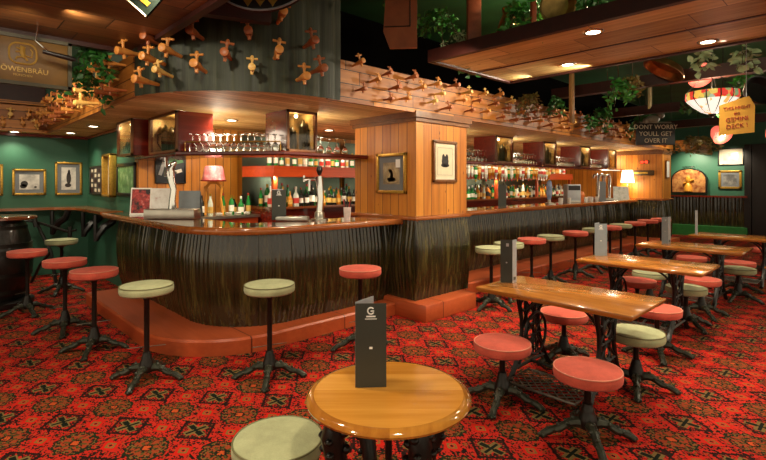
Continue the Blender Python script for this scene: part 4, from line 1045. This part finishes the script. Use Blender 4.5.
MB().box((0, -.015, 0), (.55, .03, .13), bev=.01).build('board', plain('dark board', '4a3418', .5), t); MB().box((-.05, -.033, .0), (.36, .004, .05)).build('inscription', M['gold'], t, False)
t = thing('red_light', (13.37, 4.2, 2.14), W90, 'small red lit sign on the left face of the far pillar', 'sign')
MB().box((0, -.02, 0), (.22, .04, .08)).build('case', M['red_trim'], t, False)
for s in (-1, 1): MB().box((s * .05, -.042, 0), (.07, .004, .05)).build('lit_letters', glow('red lit sign', 'ff3018', 3), t, False)
t = thing('wall_notice', (13.72, 3.78, 1.95), 0, 'tall narrow white notice on the front of the far pillar', 'notice')
MB().box((0, -.01, 0), (.26, .02, .46)).build('board', M['brown_frame'], t, False); MB().box((0, -.022, 0), (.20, .004, .40)).build('sheet', M['white'], t, False)

# ------------------------------------------------------------------ signs
SIGNR = R45
t = thing('hanging_sign', (.567, 4.96, 2.625), .0, 'brown wooden brewery sign with lion badge, upper left corner', 'sign')
MB().box((0, 0, 0), (.66, .03, .38), bev=.004).build('board', plain('brown sign board', '6a4c1c', .5, var=.3, sc=4), t)
m = MB()
for s in (-1, 1): m.box((s * .33, -.01, 0), (.03, .05, .41)); m.box((0, -.01, s * .195), (.69, .05, .03))
m.build('frame', plain('dark olive frame', '3a3418', .5), t, False)
gt = M['gold_text']
ring = [(-.10, -.07), (.10, -.07), (.125, 0), (.10, .08), (-.10, .08), (-.125, 0)]
def rr(w, h, r, n=5):
    P = []
    for cx, cz, a0 in ((w / 2 - r, h / 2 - r, 0), (-w / 2 + r, h / 2 - r, 90), (-w / 2 + r, -h / 2 + r, 180), (w / 2 - r, -h / 2 + r, 270)):
        P += [(cx + r * cos(rad(a0 + 90 * k / n)), cz + r * sin(rad(a0 + 90 * k / n))) for k in range(n + 1)]
    return P
MB().tube([(x, -.018, z + .055) for x, z in rr(.185, .17, .06)], .008, 6, True).build('badge_ring', gt, t)
lion = MB()
lion.tube([(-.03, -.018, .10), (-.035, -.018, .06), (-.02, -.018, .02)], [.018, .022, .012], 6)
lion.tube([(-.05, -.018, .115), (-.03, -.018, .105), (-.035, -.018, .06)], [.008, .02, .02], 6).tube([(-.035, -.018, .085), (-.075, -.018, .10)], .007, 6).tube([(-.035, -.018, .07), (-.08, -.018, .065)], .007, 6).tube([(-.03, -.018, .03), (-.07, -.018, .02), (-.08, -.018, .0)], .008, 6)
lion.tube([(-.02, -.018, .03), (.0, -.018, .0)], .009, 6).tube([(-.015, -.018, .04), (.03, -.018, .03), (.035, -.018, .08), (.02, -.018, .10)], .006, 6)
o = lion.build('lion', gt, t); o.location = (.03, 0, 0)
text('LÖWENBRÄU', .060, gt, t, (.0, -.018, -.082), sx=.95)
text('MÜNCHEN', .026, gt, t, (.0, -.018, -.128))
# wire and lamp arm before the sign
t = thing('sign_lamp', (.72, 4.80, 2.83), 0, 'chrome wire bracket with dark lamp in front of the brewery sign', 'lamp')
MB().tube([(-.07, 0, .07), (-.085, .0, -.06), (.02, -.02, -.155), (.10, -.03, -.17)], .006, 6).build('bracket', M['chrome'], t)
MB().tube([(-.04, -.01, -.14), (.16, -.03, -.17), (.19, -.03, -.175)], [.016, .022, .014], 10).build('lamp_tube', M['black_frame'], t)

t = thing('round_sign', (1.75, 3.12, 3.34), R45, 'round black hanging sign with gold marks at the top edge', 'sign')
MB().lathe([(0, -.02), (.48, -.02), (.50, 0), (.48, .02), (0, .02)], 56, mat=Matrix.Rotation(pi / 2, 4, 'X')).build('disc', M['black_frame'], t)
MB().tube([(.485 * cos(a), -.02, .485 * sin(a)) for a in [2 * pi * k / 56 for k in range(56)]], .008, 6, True).build('rim', M['menu_grey'], t)
g = MB()
for x in (-.09, 0, .09): g.prism([(x - .035, -.41), (x, -.46), (x + .035, -.41), (x + .015, -.36), (x - .015, -.36)], .02, .026, Matrix.Rotation(pi / 2, 4, 'X'))
g.build('gold_marks', M['gold'], t, False)
t = thing('hanging_sign', (.945, 3.25, 2.72), 0, 'small dark green tilted sign with pale border at the top edge', 'sign', None, (0, .72, R45))
MB().box((0, 0, .08), (.20, .02, .18)).build('board', plain('near black green board', '0a120c', .8, spec=.1), t, False); MB().box((0, -.012, -.005), (.20, .006, .010)).build('border', M['mat_cream'], t, False); MB().box((.03, -.012, .06), (.07, .006, .03)).build('mark', CAPS[0], t, False)
MB().tube([(0, 0, .2), (-.16, 0, .34)], .006, 5).build('hanger', M['iron'], t)

t = thing('hanging_board', (3.185, 3.11, 3.06), R45 - .1, 'reddish wooden hanging hatch board with a cut corner near the dark ceiling', 'board')
MB().prism([(-.12, .40), (-.15, -.04), (-.09, -.20), (.165, -.20), (.165, .40)], -.02, .02, Matrix.Rotation(pi / 2, 4, 'X')).build('board', plain('reddish board', '8a4e2c', .5, var=.25, sc=6), t, False)
m = MB()
for a, b in (((-.14, .0), (.10, .0)), ((.10, .0), (.10, .40))): m.tube([(a[0], -.022, a[1]), (b[0], -.022, b[1])], .006, 6)
m.build('groove', M['black_frame'], t)

t = thing('hanging_sign', (9.97, 2.95, 2.53), R45, 'black hanging sign with pale worry lettering and stone figure on top', 'sign')
MB().box((0, 0, 0), (.74, .03, .42), bev=.01).build('board', M['black_frame'], t)
for q, (s, z) in enumerate((('DONT WORRY', .13), ('YOULL GET', .0), ('OVER IT', -.13))): text(s, .12, M['mat_cream'], t, (0, -.018, z))
MB().ball((-.05, 0, .28), .09, 12, (1.5, .8, .9)).ball((.10, 0, .36), .07, 10).ball((-.18, 0, .25), .06, 8).tube([(-.3, 0, .215), (.3, 0, .215)], .02, 6).build('figure', plain('grey stone figure', '7a7868', .7), t)
MB().tube([(-.3, 0, .2), (-.3, 0, 1.07)], .006, 5).build('wire', M['black_frame'], t)
MB().tube([(.3, 0, .2), (.3, 0, 1.07)], .006, 5).build('wire', M['black_frame'], t)

t = thing('hanging_sign', (5.60, .95, 2.22), R45 - .12, 'yellow card sign with red lettering hung before the stained glass lamp', 'sign')
MB().prism([(-.155, -.165), (.155, -.135), (.160, .12), (.11, .21), (.06, .20), (-.155, .125)], -.004, .004, Matrix.Rotation(pi / 2, 4, 'X')).build('card', plain('yellow card', 'b8862c', .6, var=.12, sc=5), t, False)
rd = plain('red lettering', '8a2c18', .6)
for s, z, sz in (('THIS NIGHT', .10, .045), ('BIG', .045, .035), ('GEMINI', -.01, .062), ('DECK !', -.075, .062)): text(s, sz, rd, t, (0, -.006, z), (pi / 2, rad(-7), 0))
MB().tube([(.085, 0, .20), (.085, 0, 1.35)], .003, 5).build('string', M['menu_pale'], t)

# ------------------------------------------------------------------ lamps hung over the tables
t = thing('stained_glass_lamp', (7.39, 1.515, 2.55), 0, 'lit stained glass lamp with red flower border hanging over the tables', 'lamp')
tg = NT('stained glass'); X = tg.sep(tg.obj()); an = tg.m_('ARCTAN2', X[1], X[0])
seg = tg.m_('FRACT', tg.m_('MULTIPLY', an, 12 / (2 * pi))); lead = tg.lt(tg.m_('MINIMUM', seg, tg.sub(1.0, seg)), .05)
rim_ = tg.gt(X[2], .13)
vo = tg.n('ShaderNodeTexVoronoi'); tg.link(tg.obj(), vo.inputs['Vector']); vo.inputs['Scale'].default_value = 15
vr = tg.ramp(vo.outputs['Color'], [(0, S('c01818')), (.45, S('d84030')), (.62, S('e8c050')), (.8, S('207a60')), (1, S('f0e8d0'))])
cc = tg.mix(rim_, tg.mix(tg.gt(tg.noise(tg.obj(), 9, 2), .62), S('f4f0e0'), S('e8b060')), vr)
cc = tg.mix(lead, cc, S('1c140c')); tg.set(cc, .3, emis=cc, estr=.7)
MB().lathe([(.05, -.05), (.12, -.02), (.22, .06), (.285, .13), (.30, .16), (.295, .235), (.285, .235), (.29, .16), (.275, .135), (.21, .07), (.11, -.005), (.05, -.03)], 36).build('shade', tg.m, t)
MB().lathe([(0, -.09), (.02, -.085), (.05, -.05), (.05, -.03), (0, -.03)], 16).build('finial', M['iron'], t)
MB().tube([(0, 0, -.03), (0, 0, 1.05)], .008, 6).build('chain', M['iron'], t)
for k in range(3):
    a = 2 * pi * k / 3; MB().tube([(.29 * cos(a), .29 * sin(a), .235), (0, 0, .55)], .004, 5).build('chain', M['iron'], t)
lamp('stained_lamp_light', (7.39, 1.515, 2.86), 10, WARM, kind='POINT')
def pink_lamp(x, y, z, r, label):
    t = thing('pink_lamp', (x, y, z), 0, label, 'lamp', 'pink hanging lamps')
    o = MB().lathe([(r, 0), (r * .86, .10), (r * .5, .19), (r * .12, .22), (r * .10, .21), (r * .48, .18), (r * .83, .095), (r * .97, 0)], 28).build('shade', glow('pink fabric shade', 'e06858', .55), t)
    o.rotation_euler = Vector((sin(rad(55)) * .69, sin(rad(55)) * .72, cos(rad(55)))).to_track_quat('Z', 'Y').to_euler()
    MB().ball((0, 0, .05), .055, 12).build('bulb', glow('lit bulb', 'fff0d8', 14), t)
    MB().tube([(0, -.02, .19), (0, 0, .35), (0, 0, 3.6 - z)], .006, 5).build('cord', M['iron'], t)
    lamp('pink_lamp_light', (x, y, z - .06), 5, (1, .7, .5), kind='POINT')
pink_lamp(7.80, 1.72, 3.10, .18, 'lit pink fabric lamp hanging above the stained glass lamp')
pink_lamp(8.2, 1.55, 2.27, .13, 'lit pink lamp partly hidden behind the yellow card sign')
pink_lamp(9.55, 1.08, 2.34, .16, 'lit pink lamp at the right edge beyond the yellow card sign')

# ------------------------------------------------------------------ pans, jugs and posts above
cop = plain('aged copper', '8a5a34', .3, .8, var=.3); brs = plain('aged brass', '8a7440', .3, .8, var=.3)
def pan(x, y, z, r, m, rot, label, name='copper_pan', handle=True):
    t = thing(name, (x, y, z), 0, label, 'pan', None, rot)
    MB().lathe([(0, 0), (r * .8, 0), (r * .95, .05), (r, .09), (r * 1.05, .095), (r * 1.05, .085), (r * .98, .08), (r * .9, .05), (r * .78, .012), (0, .012)], 32).build('bowl', m, t)
    if handle: MB().tube([(r, 0, .08), (r * 1.9, 0, .12)], [.018, .012], 8).build('handle', M['iron'], t)
    return t
tray = pan(6.9, 1.90, 3.13, .25, cop, (rad(205), rad(18), 0), 'round copper tray hung just beyond the far edge of the plank beam', 'copper_tray', False)
pan(6.54, .95, 2.58, .16, M['black_frame'], (rad(75), 0, R45), 'black round pan hanging behind the yellow card sign', 'black_pan')
pan(3.98, 1.98, 3.16, .15, brs, (rad(110), 0, R45), 'round brass pan standing on the plank beam at the top edge', 'brass_pan', False)
MB().tube([(0, 0, .0), (0, 0, 3.6 - 3.13)], .005, 5).build('wire', M['iron'], tray).matrix_parent_inverse = Euler((rad(205), rad(18), 0)).to_matrix().to_4x4().inverted()
t = thing('copper_jug', (4.12, 2.55, 3.01), 0, 'tall copper jug standing on the plank beam', 'jug', None, (0, .25, .3))
MB().lathe([(0, 0), (.09, 0), (.11, .06), (.08, .2), (.05, .28), (.065, .34), (.05, .34), (0, .1)], 20).build('body', cop, t); MB().tube([(.06, 0, .30), (.14, 0, .27), (.14, 0, .14), (.10, 0, .08)], .012, 6).build('handle', cop, t)
t = thing('wooden_post', (4.0, 2.85, 3.01), R45, 'reddish wooden post standing on the plank beam between plants', 'post')
MB().box((0, 0, .26), (.14, .08, .5), bev=.01).build('post', plain('red post wood', '8a4424', .5, var=.25), t)
t = thing('wooden_post', (4.05, 2.22, 3.01), R45, 'thin red wooden post on the plank beam beside the brass pan', 'post')
MB().box((0, 0, .26), (.05, .05, .5), bev=.006).build('post', plain('red thin post', '7a3420', .5, var=.25), t)
t = thing('wooden_strut', (6.5, 2.98, 2.44), R45 + .5, 'pale wooden strut hanging between the beam and the fascia', 'strut')
MB().box((0, 0, .58), (.06, .05, 1.16), bev=.006).build('post', plain('pale strut', 'a07a48', .5), t)
t = thing('wooden_board', (7.68, 2.34, 2.68), R45 + .9, 'weathered pale wooden board hanging between the beam and the worry sign', 'board')
MB().prism([(-.10, .0), (.05, .06), (.08, .34), (.02, .44), (-.10, .40)], -.015, .015, Matrix.Rotation(pi / 2, 4, 'X')).build('board', plain('weathered board', '8a8260', .7, var=.3), t, False)
MB().tube([(0, 0, .42), (0, 0, .92)], .005, 5).build('string', M['iron'], t)

# ------------------------------------------------------------------ plants
lg = [plain('ivy leaf', '2f6a28', .5, var=.35, sc=9), plain('bright leaf', '3c8a34', .45, var=.3, sc=9), plain('pale variegated leaf', '9cae84', .5, var=.3, sc=12), plain('dry leaf', '7a6a30', .6, var=.3)]
stem = plain('plant stem', '4a3a1c', .7)
def ivy(name, x, y, z, n, spread, drop, mat, label, L=.075, seed=0, vines=5, up=.1, cat='plant', hang=0):
    R = random.Random(seed); t = thing(name, (x, y, z), 0, label, cat)
    lv = MB(); st = MB()
    for v in range(vines):
        a = R.uniform(0, 2 * pi); ex = spread * R.uniform(.4, 1) * cos(a); ey = spread * R.uniform(.4, 1) * sin(a) * .7; ez = -drop * R.uniform(.3, 1)
        P = []
        for k in range(9):
            f = k / 8; P.append(Vector((ex * f + R.uniform(-.02, .02), ey * f + R.uniform(-.02, .02), up * sin(pi * min(1, f * 1.3)) + ez * f * f)))
        st.tube(P, .004, 5)
        for k in range(max(2, n // vines)):
            f = R.uniform(0, 7.99); i = int(f); c = P[i].lerp(P[i + 1], f - i) + Vector((R.gauss(0, .025), R.gauss(0, .025), R.gauss(0, .025)))
            d = Vector((R.gauss(0, 1), R.gauss(0, 1), R.gauss(-.25, .6))); lv.leaf(c, d, (R.gauss(0, 1), R.gauss(0, 1), R.gauss(.6, .6)), L * R.uniform(.6, 1.25), L * R.uniform(.45, .75))
    if hang: st.tube([(0, 0, 0), (.03, .02, (hang - z) * .5), (0, 0, hang - z)], .006, 5)
    st.build('stems', stem, t); lv.build('leaves', lg[mat], t)
    return t
ivy('trailing_ivy', 1.15, 5.25, 2.80, 220, .22, .30, 0, 'dark green ivy hanging beside the brewery sign', seed=1)
ivy('trailing_ivy', 1.10, 5.55, 2.62, 160, .25, .34, 0, 'lower ivy trailing over the left taps by the brewery sign', seed=2)
ivy('trailing_ivy', 6.55, 3.62, 2.82, 230, .42, .36, 3, 'yellow green ivy trailing over the taps right of the pillar', L=.07, seed=3, vines=8)
ivy('trailing_ivy', 7.35, 3.60, 2.86, 170, .35, .22, 0, 'dark ivy on the fascia top right of the yellow green ivy', seed=4, vines=6)
ivy('leafy_plant', 3.90, 3.20, 3.30, 260, .42, .20, 1, 'green ivy at the top edge beside the hatch board', L=.06, seed=5, vines=8)
ivy('leafy_plant', 3.98, 3.02, 3.04, 90, .25, .02, 2, 'pale feathery fern on the left end of the plank beam', L=.05, seed=6, vines=7)
ivy('leafy_plant', 4.05, 2.30, 3.04, 280, .40, .05, 1, 'green ivy on the plank beam between jug and brass pan', L=.075, seed=7, vines=8, up=.22)
ivy('leafy_plant', 4.05, 1.62, 3.04, 150, .3, .05, 0, 'dark pine sprig on the beam right of the brass pan', L=.08, seed=8, vines=7, up=.14)
ivy('trailing_ivy', 6.9, 2.50, 2.92, 230, .38, .28, 1, 'green ivy hanging below the far edge of the plank beam', L=.075, seed=9, hang=3.6, vines=8)
ivy('trailing_ivy', 7.0, 2.35, 2.95, 120, .22, .22, 3, 'yellowish ivy hanging left of the copper tray', L=.07, seed=10, hang=3.6)
ivy('leafy_plant', 6.38, 1.37, 3.00, 50, .22, .10, 2, 'large pale leaves hanging above the pink lamp', L=.10, seed=11, hang=3.6, vines=5)
ivy('leafy_plant', 6.58, 1.02, 2.98, 40, .18, .20, 2, 'large pale leaves hanging near the right edge', L=.11, seed=12, hang=3.6, vines=4)
ivy('trailing_ivy', 8.4, 1.35, 3.05, 110, .3, .25, 1, 'green ivy right of the upper pink lamp', L=.08, seed=13, hang=3.6)
ivy('trailing_ivy', 8.6, 3.3, 2.80, 260, .6, .32, 0, 'dark ivy along the fascia before the worry sign', L=.085, seed=14, hang=3.6, vines=9)
ivy('trailing_ivy', 10.6, 3.3, 2.86, 220, .7, .3, 0, 'dark ivy on the rafters behind the worry sign', L=.10, seed=15, hang=3.6, vines=9)
ivy('trailing_ivy', 9.2, 1.9, 2.95, 240, .7, .25, 0, 'dark ivy over the rafter behind the stained glass lamp', L=.10, seed=16, hang=3.6, vines=9)
ivy('dry_twigs', 12.2, 2.75, 2.50, 260, .9, .25, 3, 'dry brown twigs and leaves hanging before the far green wall', L=.10, seed=17, hang=3.6, vines=16, up=.1)
ivy('trailing_ivy', 3.22, 3.25, 3.36, 40, .12, .05, 1, 'small bright ivy sprig left of the hatch board', L=.06, seed=18, vines=4)
ivy('trailing_ivy', 4.55, 3.36, 3.05, 120, .3, .25, 0, 'dark ivy on the end of the plank beam over the fascia', L=.07, seed=19, vines=6)

# ------------------------------------------------------------------ right edge
t = thing('wooden_box', (8.80, .92, 0), 0, 'low tan wooden box seat at the right edge', 'box')
MB().box((0, -.2, .19), (.34, .8, .38), bev=.01).build('box', planks('tan box wood', 'b87a48', 'd8a070', .2, 'z', 'y', 0, .02, .4), t); MB().box((0, -.2, .39), (.38, .84, .025), bev=.006).build('lid', M['table'], t)
t = thing('dark_cabinet', (14.9, 1.15, 0), 0, 'tall dark cabinet at the right edge before the far wall', 'cabinet')
MB().box((0, -.2, .62), (.6, 1.7, 1.24), bev=.01).build('body', M['black_frame'], t); MB().box((-.02, -.2, 1.255), (.68, 1.8, .03)).build('top', M['red_trim'], t, False)
for s in (-1, 1): MB().box((-.305, -.2 + s * .42, .62), (.02, .76, 1.1), bev=.006).build('door', M['black_frame'], t)
